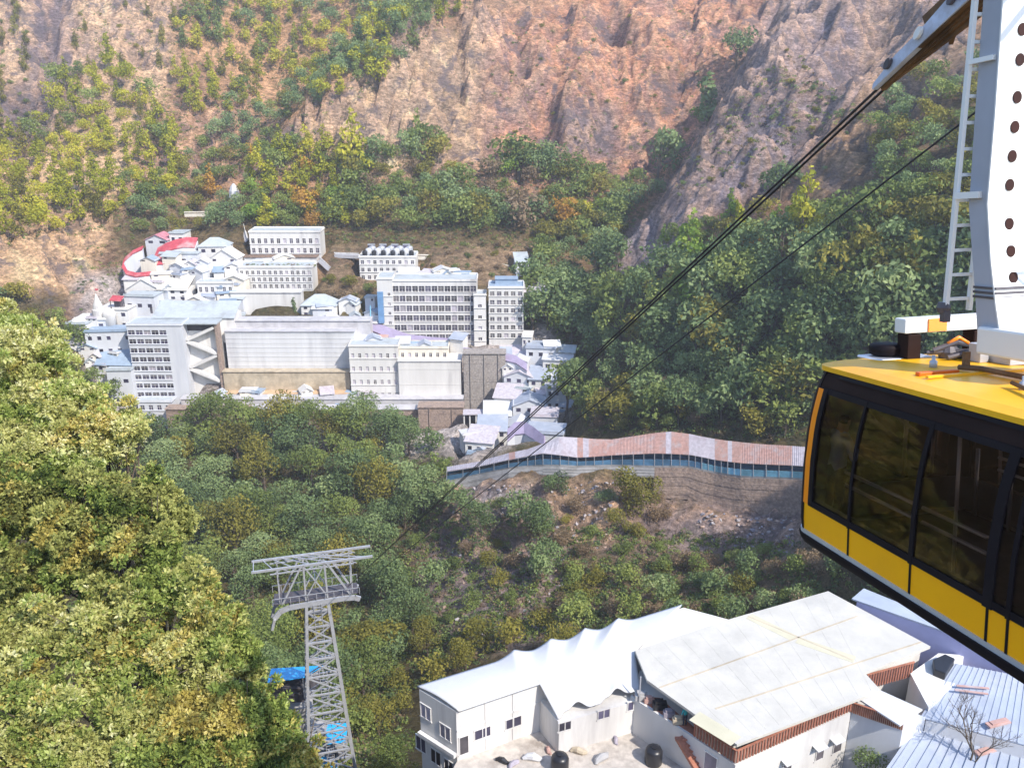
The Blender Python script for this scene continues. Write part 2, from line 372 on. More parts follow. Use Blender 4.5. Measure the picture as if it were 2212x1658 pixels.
def hit(px, py, y0=20, y1=560):
    "where the line of sight through survey marks meets the ground (vectorised)"
    px = np.asarray(px, float); py = np.asarray(py, float); dn = (py-829)/F; yy = CP-dn*SP
    rx = (px-1106)/F/yy; rz = -(SP+dn*CP)/yy; res = np.full(px.shape, np.nan)
    for y in np.arange(y0, y1, 1.0):
        g = ground(rx*y, y); h = np.isnan(res) & (rz*y < g); res[h] = y
    return rx*res, res, ground(np.nan_to_num(rx*res), np.nan_to_num(res))
def terrain_colors(PX, PY, XX, YY, ZZ):
    base = np.zeros(XX.shape+(3,)); base[:] = (.12,.105,.055)
    def zone(poly, col, fe=25, amt=1.0, nz=0, seed=1):
        nonlocal base
        jx = fbm(XX/11, YY/11, seed+200, 4)*nz; jy = fbm(XX/11+9, YY/11, seed+300, 4)*nz
        w = soft(PX+jx, PY+jy, poly, fe)[..., None]*amt; base = base*(1-w)+np.array(col)*w
    zone([(-400,-200),(2400,-200),(2400,520),(1500,560),(-400,640)], (.40,.25,.155), 30)
    zone([(-400,-200),(420,-200),(380,160),(300,330),(250,480),(-400,480)], (.62,.45,.29), 30, 1, 20, 2)          # tan slope
    zone([(60,-100),(160,-100),(150,200),(100,300),(-100,330),(-100,220),(60,180)], (.19,.165,.19), 20, .95, 20, 3)   # purple cleft
    zone([(380,-100),(1040,-100),(800,180),(600,300),(520,200),(380,160)], (.46,.29,.17), 30, .9, 20, 4)
    zone([(-400,470),(240,470),(250,560),(160,620),(-400,640)], (.74,.52,.31), 18, 1, 20, 5)       # pale tan knob
    zone([(240,450),(380,430),(300,640),(170,700),(100,680),(200,600)], (.27,.18,.12), 20, 1, 15, 6)
    zone([(560,330),(700,235),(870,100),(1040,50),(1110,140),(1050,330),(780,390),(620,350)], (.82,.60,.37), 20, 1, 20, 7)  # crest, colour brightened as if sunlit
    zone([(1050,60),(1500,-100),(1760,-100),(1560,250),(1430,390),(1160,410),(1040,320)], (.56,.285,.17), 30, 1, 20, 8)
    zone([(1200,230),(1330,240),(1330,350),(1200,340)], (.20,.18,.205), 20, .9, 25, 9)
    zone([(560,300),(640,270),(660,340),(600,370)], (.20,.17,.18), 12, .8, 15, 10)
    zone([(1040,150),(1180,120),(1160,260),(1060,280)], (.25,.17,.15), 20, .6, 30, 11)
    zone([(1700,-60),(2100,-60),(2080,120),(1900,190),(1560,440),(1330,640),(1310,600),(1450,400)], (.36,.285,.275), 20, 1, 20, 12)
    zone([(1640,220),(1780,240),(1700,400),(1540,440),(1560,330)], (.28,.26,.32), 25, 1, 25, 13)
    zone([(1800,-60),(1880,-60),(1830,190),(1760,200),(1740,120)], (.21,.19,.23), 15, .9, 20, 14)
    zone([(1880,-60),(2020,-60),(1920,140),(1850,160)], (.33,.25,.20), 15, .8, 15, 15)
    zone([(1330,500),(1500,430),(1480,560),(1340,650)], (.33,.29,.32), 20, 1, 25, 16)
    zone([(1900,150),(2400,0),(2400,520),(1700,520),(1750,400)], (.20,.15,.10), 30, 1, 25, 17)
    zone([(1700,440),(1960,430),(1850,520),(1650,520)], (.30,.20,.16), 20, .8, 20, 18)
    zone([(250,430),(1350,430),(1300,560),(250,560)], (.13,.11,.06), 25, .9, 25, 19)
    zone([(700,540),(1200,530),(1200,620),(700,640)], (.24,.18,.12), 15, .9, 20, 20)
    zone([(150,600),(280,580),(300,700),(1200,700),(1230,900),(1040,1000),(200,900)], (.50,.47,.47), 15, .9, 10, 21)
    zone([(940,1030),(1730,1040),(1740,1190),(1480,1200),(1180,1180),(1190,1350),(980,1400),(900,1260)], (.29,.225,.19), 20, 1, 30, 22)
    zone([(1180,1040),(1320,1040),(1340,1180),(1200,1180)], (.42,.30,.20), 20, .9, 25, 23)
    zone([(1000,1040),(1140,1040),(1120,1110),(1000,1110)], (.30,.29,.31), 15, .9, 15, 24)
    zone([(1380,1100),(1720,1090),(1720,1190),(1480,1200)], (.33,.28,.29), 20, .8, 25, 25)
    zone([(900,1180),(1240,1180),(1260,1380),(1000,1400)], (.24,.21,.23), 25, .8, 30, 26)
    zone([(1240,1230),(1760,1190),(1760,1330),(1300,1330)], (.26,.19,.13), 25, .7, 30, 27)
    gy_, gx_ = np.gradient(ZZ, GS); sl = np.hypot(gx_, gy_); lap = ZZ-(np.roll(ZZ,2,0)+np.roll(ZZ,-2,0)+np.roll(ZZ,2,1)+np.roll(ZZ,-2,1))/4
    wst = np.clip((sl-1.6)/.9, 0, 1)*rock; hollow_shade = np.clip(-lap/1.1, 0, 1)*rock*.45  # steep faces turn to bare rock; hollows get crevice shade painted in
    gc = np.array([.20,.165,.185]); w = np.maximum(wst*.6, hollow_shade)[..., None]; base = base*(1-w)+gc*w
    wr = (np.clip(lap/1.0, 0, 1)*rock*.45)[..., None]; base = base*(1-wr)+np.array([.66,.44,.29])*wr  # ridges lightened in colour, painted relief to match the darkened hollows
    n1 = fbm(XX/26, YY/26, 61, 5); n2 = fbm(XX/6+ZZ/7, YY/6, 71, 4)
    base *= (1.22*(1+.30*n1+.35*n2))[..., None]*np.array([1.06,.97,.90])
    return np.clip(base, .01, .9)
def build_terrain():
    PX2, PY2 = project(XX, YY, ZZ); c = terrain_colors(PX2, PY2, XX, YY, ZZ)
    ny, nx = XX.shape; co = np.stack([XX, YY, ZZ], -1).reshape(-1, 3)
    idx = np.arange(ny*nx).reshape(ny, nx); q = np.stack([idx[:-1,:-1], idx[:-1,1:], idx[1:,1:], idx[1:,:-1]], -1).reshape(-1, 4)
    me = bpy.data.meshes.new('mountain_ground'); me.vertices.add(len(co)); me.vertices.foreach_set('co', co.ravel())
    me.loops.add(q.size); me.loops.foreach_set('vertex_index', q.ravel()); me.polygons.add(len(q))
    me.polygons.foreach_set('loop_start', np.arange(0, q.size, 4)); me.update(calc_edges=True)
    me.polygons.foreach_set('use_smooth', np.ones(len(q), bool))
    a = me.color_attributes.new('soil_and_relief', 'FLOAT_COLOR', 'POINT'); a.data.foreach_set('color', np.concatenate([c.reshape(-1,3), np.ones((len(co),1))], 1).ravel())
    r = me.attributes.new('rocky', 'FLOAT', 'POINT'); r.data.foreach_set('value', rock.ravel())
    m = bpy.data.materials.new('mountain_soil'); m.use_nodes = True; n = m.node_tree.nodes; l = m.node_tree.links
    b = n['Principled BSDF']; b.inputs['Roughness'].default_value = .95; b.inputs['Specular IOR Level'].default_value = .1
    at = n.new('ShaderNodeAttribute'); at.attribute_name = 'soil_and_relief'; rk = n.new('ShaderNodeAttribute'); rk.attribute_name = 'rocky'
    tc = n.new('ShaderNodeTexCoord')
    def noise(s, det, ro, scale=(1,1,1)):
        mp = n.new('ShaderNodeMapping'); mp.inputs['Scale'].default_value = scale; l.new(tc.outputs['Object'], mp.inputs[0])
        t = n.new('ShaderNodeTexNoise'); t.inputs['Scale'].default_value = s; t.inputs['Detail'].default_value = det; t.inputs['Roughness'].default_value = ro
        l.new(mp.outputs[0], t.inputs['Vector']); return t
    a1 = noise(.5, 8, .75, (1,1,1.8)); a2 = noise(.09, 6, .7, (1,1,1.4))
    def mr(src, lo, hi, o0, o1):
        r = n.new('ShaderNodeMapRange'); r.inputs[1].default_value = lo; r.inputs[2].default_value = hi; r.inputs[3].default_value = o0; r.inputs[4].default_value = o1; l.new(src, r.inputs[0]); return r.outputs[0]
    def scale(v, s):
        k = n.new('ShaderNodeVectorMath'); k.operation = 'SCALE'; l.new(v, k.inputs[0]); l.new(s, k.inputs['Scale']); return k.outputs[0]
    a4 = noise(.30, 7, .78, (1,1,2.6)); a4.inputs['Distortion'].default_value = 1.2
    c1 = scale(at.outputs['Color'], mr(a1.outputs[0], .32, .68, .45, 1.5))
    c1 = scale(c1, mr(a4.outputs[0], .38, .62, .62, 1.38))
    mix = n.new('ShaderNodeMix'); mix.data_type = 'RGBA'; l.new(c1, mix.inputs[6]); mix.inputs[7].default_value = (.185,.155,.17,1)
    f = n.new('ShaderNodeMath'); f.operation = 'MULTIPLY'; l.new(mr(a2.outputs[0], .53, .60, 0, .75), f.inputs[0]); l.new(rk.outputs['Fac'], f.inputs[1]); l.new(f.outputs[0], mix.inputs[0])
    # dry scrub and green tufts away from the rock
    a3 = noise(.22, 6, .75); mix2 = n.new('ShaderNodeMix'); mix2.data_type = 'RGBA'; l.new(mix.outputs[2], mix2.inputs[6]); mix2.inputs[7].default_value = (.10,.105,.045,1)
    inv = mr(rk.outputs['Fac'], 0, 1, .7, .25)
    f2 = n.new('ShaderNodeMath'); f2.operation = 'MULTIPLY'; l.new(mr(a3.outputs[0], .54, .60, 0, 1), f2.inputs[0]); l.new(inv, f2.inputs[1]); l.new(f2.outputs[0], mix2.inputs[0])
    l.new(mix2.outputs[2], b.inputs['Base Color'])
    bp = n.new('ShaderNodeBump'); bp.inputs['Strength'].default_value = 1; bp.inputs['Distance'].default_value = 2.8; l.new(a1.outputs[0], bp.inputs['Height'])
    l.new(bp.outputs[0], b.inputs['Normal'])
    hb = MB(); hb.box(-340, 340, -36, 610, float(ZZ.min())-1, max(30.0, float(ZZ.max())+3)); hm = bpy.data.materials.new('haze'); hm.use_nodes = True; hn = hm.node_tree
    for q_ in list(hn.nodes):
        if q_.type == 'BSDF_PRINCIPLED': hn.nodes.remove(q_)
    pv = hn.nodes.new('ShaderNodeVolumePrincipled'); pv.inputs['Color'].default_value = (.95,.95,1,1); pv.inputs['Density'].default_value = HAZE; pv.inputs['Anisotropy'].default_value = .25
    hn.links.new(pv.outputs[0], hn.nodes['Material Output'].inputs['Volume']); tag(hb.build('haze', hm), 'thin pale air over the whole valley', None, None, 'stuff')
    me.materials.append(m); o = bpy.data.objects.new('mountain_terrain', me); COL.objects.link(o)
    tag(o, 'steep mountain ground of tan grass, reddish earth and grey rock around the valley', None, None, 'structure')
# ---------------- trees ----------------
def leaf_mesh(name, P, N, size, tint, material, asp=.55, rs=None, loose=.75):
    "one pointed leaf-clump face per row of P, facing roughly N"
    rs = rs or rng; n = len(P); rnd = rs.normal(size=(n, 3))
    nn = N+loose*rnd; nn /= np.linalg.norm(nn, axis=1)[:, None]
    t = np.cross(nn, rs.normal(size=(n, 3))); t /= np.linalg.norm(t, axis=1)[:, None]+1e-9; b = np.cross(nn, t)
    s = size*rs.uniform(.6, 1.35, (n, 1)); 
    v = np.stack([P-t*s*.5, P-b*s*asp*.5+nn*s*.08, P+t*s*.5, P+b*s*asp*.5+nn*s*.08], 1).reshape(-1, 3)
    me = bpy.data.meshes.new(name); me.vertices.add(4*n); me.vertices.foreach_set('co', v.ravel())
    me.loops.add(4*n); me.loops.foreach_set('vertex_index', np.arange(4*n)); me.polygons.add(n)
    me.polygons.foreach_set('loop_start', np.arange(0, 4*n, 4)); me.update(calc_edges=True)
    a = me.attributes.new('tint', 'FLOAT', 'POINT'); a.data.foreach_set('value', np.repeat(np.clip(tint, 0, 1), 4))
    me.materials.append(M[material]); return me
def rosettes(sub, n, rs, per=8, spread=.13):
    "leaves set in little star-shaped tufts over the lobes"
    P, N, T = crown_points(sub, n//per, rs, fill=.3)
    P = np.repeat(P, per, 0); C = np.repeat(N, per, 0); D = C+rs.normal(size=P.shape)*.9; D /= np.linalg.norm(D, axis=1)[:, None]
    return P+D*spread*rs.uniform(.25, 1.1, (len(P), 1)), D, np.repeat(T+rs.normal(size=len(T))*.16, per)+rs.normal(size=len(P))*.06
def tuft_mesh(name, P, D, size, tint, material, rs):
    n = len(P); b = np.cross(D, rs.normal(size=(n, 3))); b /= np.linalg.norm(b, axis=1)[:, None]+1e-9; s = size*rs.uniform(.5, 1.5, (n, 1)); nn = np.cross(D, b)
    v = np.stack([P-D*s*.5, P-b*s*.24+nn*s*.06, P+D*s*.5, P+b*s*.24+nn*s*.06], 1).reshape(-1, 3)
    me = bpy.data.meshes.new(name); me.vertices.add(4*n); me.vertices.foreach_set('co', v.ravel())
    me.loops.add(4*n); me.loops.foreach_set('vertex_index', np.arange(4*n)); me.polygons.add(n)
    me.polygons.foreach_set('loop_start', np.arange(0, 4*n, 4)); me.update(calc_edges=True)
    me.attributes.new('tint', 'FLOAT', 'POINT').data.foreach_set('value', np.repeat(np.clip(tint, 0, 1), 4)); 
    mats = material if isinstance(material, (list, tuple)) else [material]
    for m in mats: me.materials.append(M[m])
    if len(mats) > 1:
        n1 = fbm(P[:,0]*.9+P[:,2]*.5+50, P[:,1]*.5+P[:,2]*.9+50, 17, 3)+rs.normal(size=n)*.10; n2 = fbm(P[:,0]*1.3-P[:,2]*.6+90, P[:,2]*1.2+90, 29, 3)+rs.normal(size=n)*.10
        me.polygons.foreach_set('material_index', np.where(n1 > .16, 1, np.where(n2 > .27, 2, 0)).astype(np.int32))
    return me
def crown_points(lobes, n, rs, fill=.35):
    "points over lumpy lobes (x,y,z,r[,squash]); returns P, N, tint"
    L = np.array([l[:4] for l in lobes], float); w = L[:,3]**2; k = rs.choice(len(L), n, p=w/w.sum())
    d = rs.normal(size=(n, 3)); d[:,2] = np.abs(d[:,2])*np.where(rs.random(n) < .72, 1, -1); d /= np.linalg.norm(d, axis=1)[:, None]
    r = np.where(rs.random(n) < fill, rs.uniform(.45, .95, n), rs.uniform(.85, 1.08, n))
    P = L[k,:3]+d*(L[k,3]*r)[:, None]*np.array([1, 1, .85]); lt = rs.random(len(L))
    tint = .32+.36*lt[k]+.28*rs.random(n)-.14
    return P, d, tint
def trunk_mb(h, r, lobes, rs, lean=.06):
    m = MB(); x = y = 0; pts = []; 
    for i in range(5):
        t = i/4; pts.append((x, y, -1.0+(h+1.0)*t)); x += rs.normal()*lean*h*.25; y += rs.normal()*lean*h*.25
    m.tube(pts, [r*(1-.17*i)*(1.25 if i == 0 else 1) for i in range(5)], 6)
    for l in lobes:
        b = Vector(pts[2 if rs.random() < .5 else 3]); e = Vector(l[:3]); m.tube([b, b.lerp(e, .5)+Vector((0,0,-.1*l[3])), e], [r*.4, r*.28, r*.1], 5, cap=False)
    return m
def proto(kind, leaf, seed, n, size, h, spread, shape):
    rs = np.random.default_rng(seed); lobes = []
    if shape == 'round':
        for i in range(11):
            a = rs.uniform(0, 6.28); q = math.sqrt(rs.random())*spread*.62; z = h*rs.uniform(.42, .86)-q*.25
            lobes.append((q*math.cos(a), q*math.sin(a), z, spread*rs.uniform(.26, .46)))
    elif shape == 'pine':
        for i in range(13):
            t = i/12; a = rs.uniform(0, 6.28); q = spread*(.62*(1-t)**.7+.06)*rs.uniform(.3, 1)
            lobes.append((q*math.cos(a), q*math.sin(a), h*(.26+.70*t), spread*(.34*(1-t)+.16)*rs.uniform(.8, 1.15)))
    elif shape == 'column':
        for i in range(9):
            t = i/8; lobes.append((rs.normal()*.12*spread, rs.normal()*.12*spread, h*(.12+.8*t), spread*(.5 if t < .7 else .5-(t-.7)*1.1)*rs.uniform(.85, 1.1)))
    elif shape == 'bush':
        for i in range(7):
            a = rs.uniform(0, 6.28); q = math.sqrt(rs.random())*spread*.6
            lobes.append((q*math.cos(a), q*math.sin(a), h*rs.uniform(.25, .6), spread*rs.uniform(.3, .45)))
    P, N, T = crown_points(lobes, n, rs); P[:,2] = np.maximum(P[:,2], .05)
    cm = leaf_mesh(kind+'_crown', P, N, size, T, leaf, rs=rs)
    tm = trunk_mb(h*.6, .035*h if shape != 'pine' else .022*h, lobes[::2], rs).mesh(kind+'_trunk', M['bark'])
    return cm, tm
def join_meshes(name, a, b):
    o1 = bpy.data.objects.new('t', a); bm = bmesh.new(); bm.from_mesh(a); n0 = len(bm.faces)
    bm.from_mesh(b); bm.faces.ensure_lookup_table()
    for f in bm.faces[n0:]: f.material_index = 1
    me = bpy.data.meshes.new(name); bm.to_mesh(me); bm.free(); me.materials.append(a.materials[0]); me.materials.append(b.materials[0])
    bpy.data.objects.remove(o1); return me
SHAPES = {'pine': ('pine', 9.5, 3.0), 'broad': ('round', 7.0, 4.0), 'shrub': ('bush', 2.6, 2.2), 'column': ('column', 7, 1.5)}
CACHE = {}; CROWN = {}
def protos(kind, leaf, detail):
    key = (kind, leaf, detail)
    if key not in CACHE:
        shape, h, sp = SHAPES[kind]; n, sz = {'far': (620, .62), 'mid': (2600, .32), 'near': (7000, .2)}[detail]
        if kind == 'shrub': n = n//2; sz *= .7
        if kind == 'column': n = n//2
        CACHE[key] = []
        CROWN.setdefault((kind, leaf), [])
        for s in range(4 if detail == 'far' else 3):
            c, t = proto(kind, leaf, (hash_(kind+leaf)+s*7919) % 99991, n, sz, h, sp, shape)
            if detail == 'far':
                v_ = np.empty(len(c.vertices)*3); c.vertices.foreach_get('co', v_); t_ = np.empty(len(c.vertices)); c.attributes['tint'].data.foreach_get('value', t_); CROWN[(kind, leaf)].append((v_.reshape(-1, 3), t_))
            CACHE[key].append(join_meshes(kind+'_tree', c, t) if detail == 'far' else (c, t))
    return CACHE[key]
def hash_(s):
    h = 7
    for ch in s: h = (h*31+ord(ch)) % 1000003
    return h
LAND = [('the highest white block', 618, 530), ('the red curved roofs', 340, 560), ('the white temple spire', 212, 660), ('the hostel roof tanks', 838, 540), ('the terrace hedge', 600, 570),
 ('the large hotel', 930, 670), ('the blue-roofed hotel wing', 1090, 670), ('the stepped white houses', 1160, 820), ('the walkway roof crest', 1440, 940), ('the grey walkway end', 980, 1040), ('the walkway beside the cabin', 1650, 980), ('the walkway bend', 1250, 980),
 ('the top of the lattice tower', 670, 1200), ('the lattice tower legs', 700, 1480), ('the blue tarpaulin shed', 620, 1450), ('the peaked membrane roof', 1250, 1380), ('the left end of the membrane roof', 920, 1500), ('the white roof slab', 1700, 1400), ('the yellow cabin', 1800, 950), ('the front corner of the yellow cabin', 1760, 1230), ('the rock spur', 800, 230), ('the top of the rock spur', 980, 70),
 ('the reddish cliff', 1150, 200), ('the tan rocky knob', 100, 540), ('the purple cleft', 100, 200), ('the brown foot wall', 450, 910), ('the ribbed foot wall', 760, 920), ('the banded walkway wall', 1600, 1080), ('the lone yellow gully tree', 462, 420),
 ('the pale rope carriage', 1960, 100), ('the grey scree', 1600, 400), ('the foreground trees', 330, 1150), ('the big round cliff-foot tree', 1420, 390), ('the tallest bright pine', 1500, 640), ('the hanger ladder', 2080, 400), ('the roof vent of the cabin', 1920, 740), ('the blue-roofed hut', 1128, 565), ('the golden tree', 1215, 490), ('the pale lone pine', 1725, 530), ('the left frame edge', 0, 330), ('the olive slope bush', 1385, 1100)]
def where(px, py):
    b = min(LAND, key=lambda l: math.hypot(px-l[1], py-l[2])); dx, dy = px-b[1], py-b[2]
    if abs(dx) > 1.3*abs(dy): w = 'to the right of' if dx > 0 else 'to the left of'
    elif abs(dy) > 1.3*abs(dx): w = 'above' if dy < 0 else 'below'
    else: w = ('up ' if dy < 0 else 'down ')+('right from' if dx > 0 else 'left from')
    return w+' '+b[0]
TONE = {'leaf_yellow_green': 'yellow-green', 'leaf_dark': 'dark green', 'leaf_mid': 'mid green', 'leaf_olive': 'olive green', 'leaf_bright': 'bright green', 'leaf_autumn': 'orange-yellow', 'leaf_brown': 'dry brownish', 'leaf_near': 'yellow-green', 'leaf_near_gold': 'golden'}
KIND = {'pine': ('pine_tree', 'pine', 'pine tree'), 'broad': ('broadleaf_tree', 'tree', 'broadleaf tree'), 'shrub': ('shrub', 'shrub', 'low shrub'), 'column': ('slender_tree', 'tree', 'slender tree')}
QUEUE = []
def place_tree(loc, kind, leaf, detail, s, label, group=None, sz=None, keep=True):
    QUEUE.append((tuple(loc), kind, leaf, detail, s, label, group, sz, keep))
def plant_all():
    "builds the trees that show largest one by one, and the small remainder of each kind as one mass"
    by = {}
    for t in QUEUE: by.setdefault(KIND[t[1]][0], []).append(t)
    for name, L in by.items():
        L.sort(key=lambda t: (not t[8], -t[4]*SHAPES[t[1]][1]/max(30, Vector(t[0]).length)))
        for t in L[:290]: plant(*t[:8])
        rest = L[290:]
        if not rest: continue
        V = []; T = []; MI = []; mats = []
        for loc, kind, leaf, detail, s, label, group, sz, keep in rest:
            protos(kind, leaf, 'far'); cr = random.choice(CROWN[(kind, leaf)]); v, t = cr; a = random.uniform(0, 6.28); sc = s*random.uniform(.88, 1.12)
            R = np.array([[math.cos(a), -math.sin(a), 0], [math.sin(a), math.cos(a), 0], [0, 0, 1]])*sc
            V.append(v@R.T+np.array(loc)); T.append(t+random.uniform(-.2, .2))
            if leaf not in mats: mats.append(leaf)
            MI.append(np.full(len(v)//4, mats.index(leaf)))
        V = np.concatenate(V); n = len(V)//4; nm = 'distant_'+name+'s'
        me = bpy.data.meshes.new(nm); me.vertices.add(4*n); me.vertices.foreach_set('co', V.ravel()); me.loops.add(4*n); me.loops.foreach_set('vertex_index', np.arange(4*n)); me.polygons.add(n)
        me.polygons.foreach_set('loop_start', np.arange(0, 4*n, 4)); me.update(calc_edges=True); me.attributes.new('tint', 'FLOAT', 'POINT').data.foreach_set('value', np.clip(np.concatenate(T), 0, 1))
        for m in mats: me.materials.append(M[m])
        me.polygons.foreach_set('material_index', np.concatenate(MI)); o = bpy.data.objects.new(nm, me); COL.objects.link(o)
        tag(o, 'mass of smaller '+KIND[kind][2]+'s filling the wooded slopes', None, None, 'stuff')
def plant(loc, kind, leaf, detail, s, label, group, sz):
    name, cat, _ = KIND[kind]; p = protos(kind, leaf, detail); k = random.randrange(len(p)); rz = random.uniform(0, 6.28)
    sc = (s*random.uniform(.88, 1.12), s*random.uniform(.88, 1.12), (sz or s)*random.uniform(.85, 1.15))
    if detail == 'far':
        o = bpy.data.objects.new(name, p[k]); COL.objects.link(o)
    else:
        o = bpy.data.objects.new(name, None); COL.objects.link(o)
        for part, me in zip(('crown', 'trunk'), p[k]):
            c = bpy.data.objects.new(part, me); COL.objects.link(c); c.parent = o
    o.location = loc; o.rotation_euler = (random.uniform(-.06, .06), random.uniform(-.06, .06), rz); o.scale = sc
    return tag(o, label, cat, group)
def in_poly(x, y, poly):
    c = False; n = len(poly)
    for i in range(n):
        (x1, y1), (x2, y2) = poly[i], poly[(i+1)%n]
        if (y1 > y) != (y2 > y) and x < (x2-x1)*(y-y1)/(y2-y1)+x1: c = not c
    return c
def forest(poly, gap, kinds, size, detail, group, jitter=None, y0=20, y1=560, seed=1, maxn=300):
    "trees standing on the ground seen inside poly; gap = spacing in survey marks"
    rs = random.Random(seed); xs = [p[0] for p in poly]; ys = [p[1] for p in poly]; pts = []; tries = 0
    cells = {}
    while tries < 9000 and len(pts) < maxn:
        tries += 1; x = rs.uniform(min(xs), max(xs)); y = rs.uniform(min(ys), max(ys))
        if not in_poly(x, y, poly): continue
        g = gap*rs.uniform(.8, 1.25); cx, cy = int(x//gap), int(y//gap)
        if any((x-a)**2+((y-b)*1.25)**2 < g*g for i in (-1,0,1) for j in (-1,0,1) for a, b in cells.get((cx+i, cy+j), [])): continue
        cells.setdefault((cx, cy), []).append((x, y)); pts.append((x, y))
    if not pts: return
    X, Y, Z = hit([p[0] for p in pts], [p[1] for p in pts], y0, y1)
    for (px, py), x, y, z in zip(pts, X, Y, Z):
        if not np.isfinite(y) or (550 < px < 800 and y < 112): continue
        r = rs.random(); acc = 0
        for kd, lf, w in kinds:
            acc += w
            if r <= acc: break
        s = rs.uniform(*size)
        szw = 'tall' if s > (size[0]*.35+size[1]*.65) else ('small' if s < (size[0]*.65+size[1]*.35) else 'mid-sized')
        place_tree((x, y, z-.3), kd, lf, detail, s, szw+' '+TONE[lf]+' '+KIND[kd][2]+' '+where(px, py), TONE[lf]+' '+KIND[kd][2]+'s '+where(px, py), keep=False)
# ---------------- village ----------------
def site(px0, px1, pyt, pyb, d, deep=8, found=7, pad=True):
    zb = ratio(pyb)*d; zt = ratio(pyt)*d; pm = (pyt+pyb)/2
    x0 = pt(px0, pm, d).x; x1 = pt(px1, pm, d).x
    if pad: PADS.append((min(x0,x1)-1, max(x0,x1)+1, d-1.5, d+deep, zb))
    return (x0+x1)/2, zb, abs(x1-x0), zt-zb
def facade(name, label, cat, box, d, rows, cols, wall='white_wall', deep=8, yaw=0, wf=.62, hf=.5, found=7, roof='grey_roof', top=.8, bot=0, group=None,
           rail=False, blanks=(), win='dark_glass', cols0=0., cols1=1., parapet=.5, sill=.3):
    px0, pyt, px1, pyb = box; cx, zb, w, h = site(px0, px1, pyt, pyb, d, deep)
    e = empty(name, (cx, d, zb), R_(yaw), label=label, cat=cat, group=group)
    m = MB(); a0 = -w/2+w*cols0; a1 = -w/2+w*cols1; cw = (a1-a0)/cols; hh = h-top-bot; rh = hh/rows
    m.box(-w/2, w/2, .4, deep, -found, h-.02)
    if cols0 > 0: m.box(-w/2, a0, 0, .4, -found, h-.02)
    if cols1 < 1: m.box(a1, w/2, 0, .4, -found, h-.02)
    zs = [bot+i*rh for i in range(rows)]; pw = cw*(1-wf)
    prev = -found
    for z in zs:
        s0 = z+rh*sill; m.box(a0, a1, 0, .4, prev, s0); prev = s0+rh*hf
    m.box(a0, a1, 0, .4, prev, h-.02)
    for z in zs:
        s0 = z+rh*sill; s1 = s0+rh*hf; m.box(a0, a0+pw/2, .003, .4, s0, s1); m.box(a1-pw/2, a1, .003, .4, s0, s1)
        for c in range(1, cols): m.box(a0+c*cw-pw/2, a0+c*cw+pw/2, .003, .4, s0, s1)
    m.build('wall', M[wall], e)
    for z in zs: pass
    lg = MB()
    for z in zs: lg.box(a0-.1, a1+.1, -.28, -.003, z+rh*sill-.22, z+rh*sill-.08)
    lg.build('floor_ledge', M[wall], e)
    r = MB(); r.box(-w/2-.3, w/2+.3, -.32, deep+.3, h, h+.18)
    if parapet:
        r.box(-w/2-.1, w/2+.1, -.12, .1, h+.183, h+.18+parapet); r.box(-w/2-.1, w/2+.1, deep-.1, deep+.1, h+.183, h+.18+parapet)
        r.box(-w/2-.1, -w/2+.1, .103, deep-.103, h+.183, h+.18+parapet); r.box(w/2-.1, w/2+.1, .103, deep-.103, h+.183, h+.18+parapet)
    r.build('roof', [M[wall]], e)
    f = MB(); f.box(-w/2+.12, w/2-.12, .12, deep-.12, h+.184, h+.22); f.build('roof_deck', M[roof], e)
    meshes = {}
    rs = random.Random(hash_(label))
    for zi, z in enumerate(zs):
        for c in range(cols):
            if (zi, c) in blanks or ('r', zi) in blanks: continue
            s0 = z+rh*sill; s1 = s0+rh*hf; x0 = a0+c*cw+pw/2; x1 = a0+(c+1)*cw-pw/2
            wn = win if rs.random() < .78 else rs.choice(['curtain', 'shop_dark'])
            key = wn
            if key not in meshes:
                mm = MB(); mm.box(0, x1-x0, 0, .06, 0, s1-s0); mm.m = 1; xm = (x1-x0)/2; mm.box(xm-.05, xm+.05, -.05, -.003, 0, s1-s0)
                mm.box(0, x1-x0, -.05, -.003, (s1-s0)*.62, (s1-s0)*.62+.07); meshes[key] = mm.mesh('window', [M[wn], M['white_wall']])
            o = bpy.data.objects.new('window', meshes[key]); COL.objects.link(o); o.parent = e; o.location = (x0, .30, s0)
    if rail:
        rm = MB()
        for z in zs:
            s0 = z+rh*sill; rm.box(a0, a1, -.24, -.2, s0+.5, s0+.56)
            for k in range(cols*2+1): x = a0+(a1-a0)*k/(cols*2); rm.box(x-.03, x+.03, -.24, -.2, s0-.08, s0+.5)
        rm.build('railing', M['white_wall'], e)
    return e
def wallbox(name, label, cat, box, d, deep=3, m='white_wall', yaw=0, found=7, group=None, cap=None, bands=0, ribs=0):
    px0, pyt, px1, pyb = box; cx, zb, w, h = site(px0, px1, pyt, pyb, d, deep)
    e = empty(name, (cx, d, zb), R_(yaw), label=label, cat=cat, group=group)
    k = MB(); k.box(-w/2, w/2, 0, deep, -found, h)
    for i in range(bands):
        z = h*(i+.5)/bands; k.box(-w/2+.05, w/2-.05, -.1, -.003, z-.08, z+.08)
    for i in range(ribs):
        x = -w/2+w*(i+.5)/ribs; k.box(x-.18, x+.18, -.35, -.104, -found, h-.3)
    k.build('wall', M[m], e)
    c = MB(); c.box(-w/2-.2, w/2+.2, -.4, deep+.2, h+.003, h+.25); c.build('coping', M[cap or m], e)
    return e
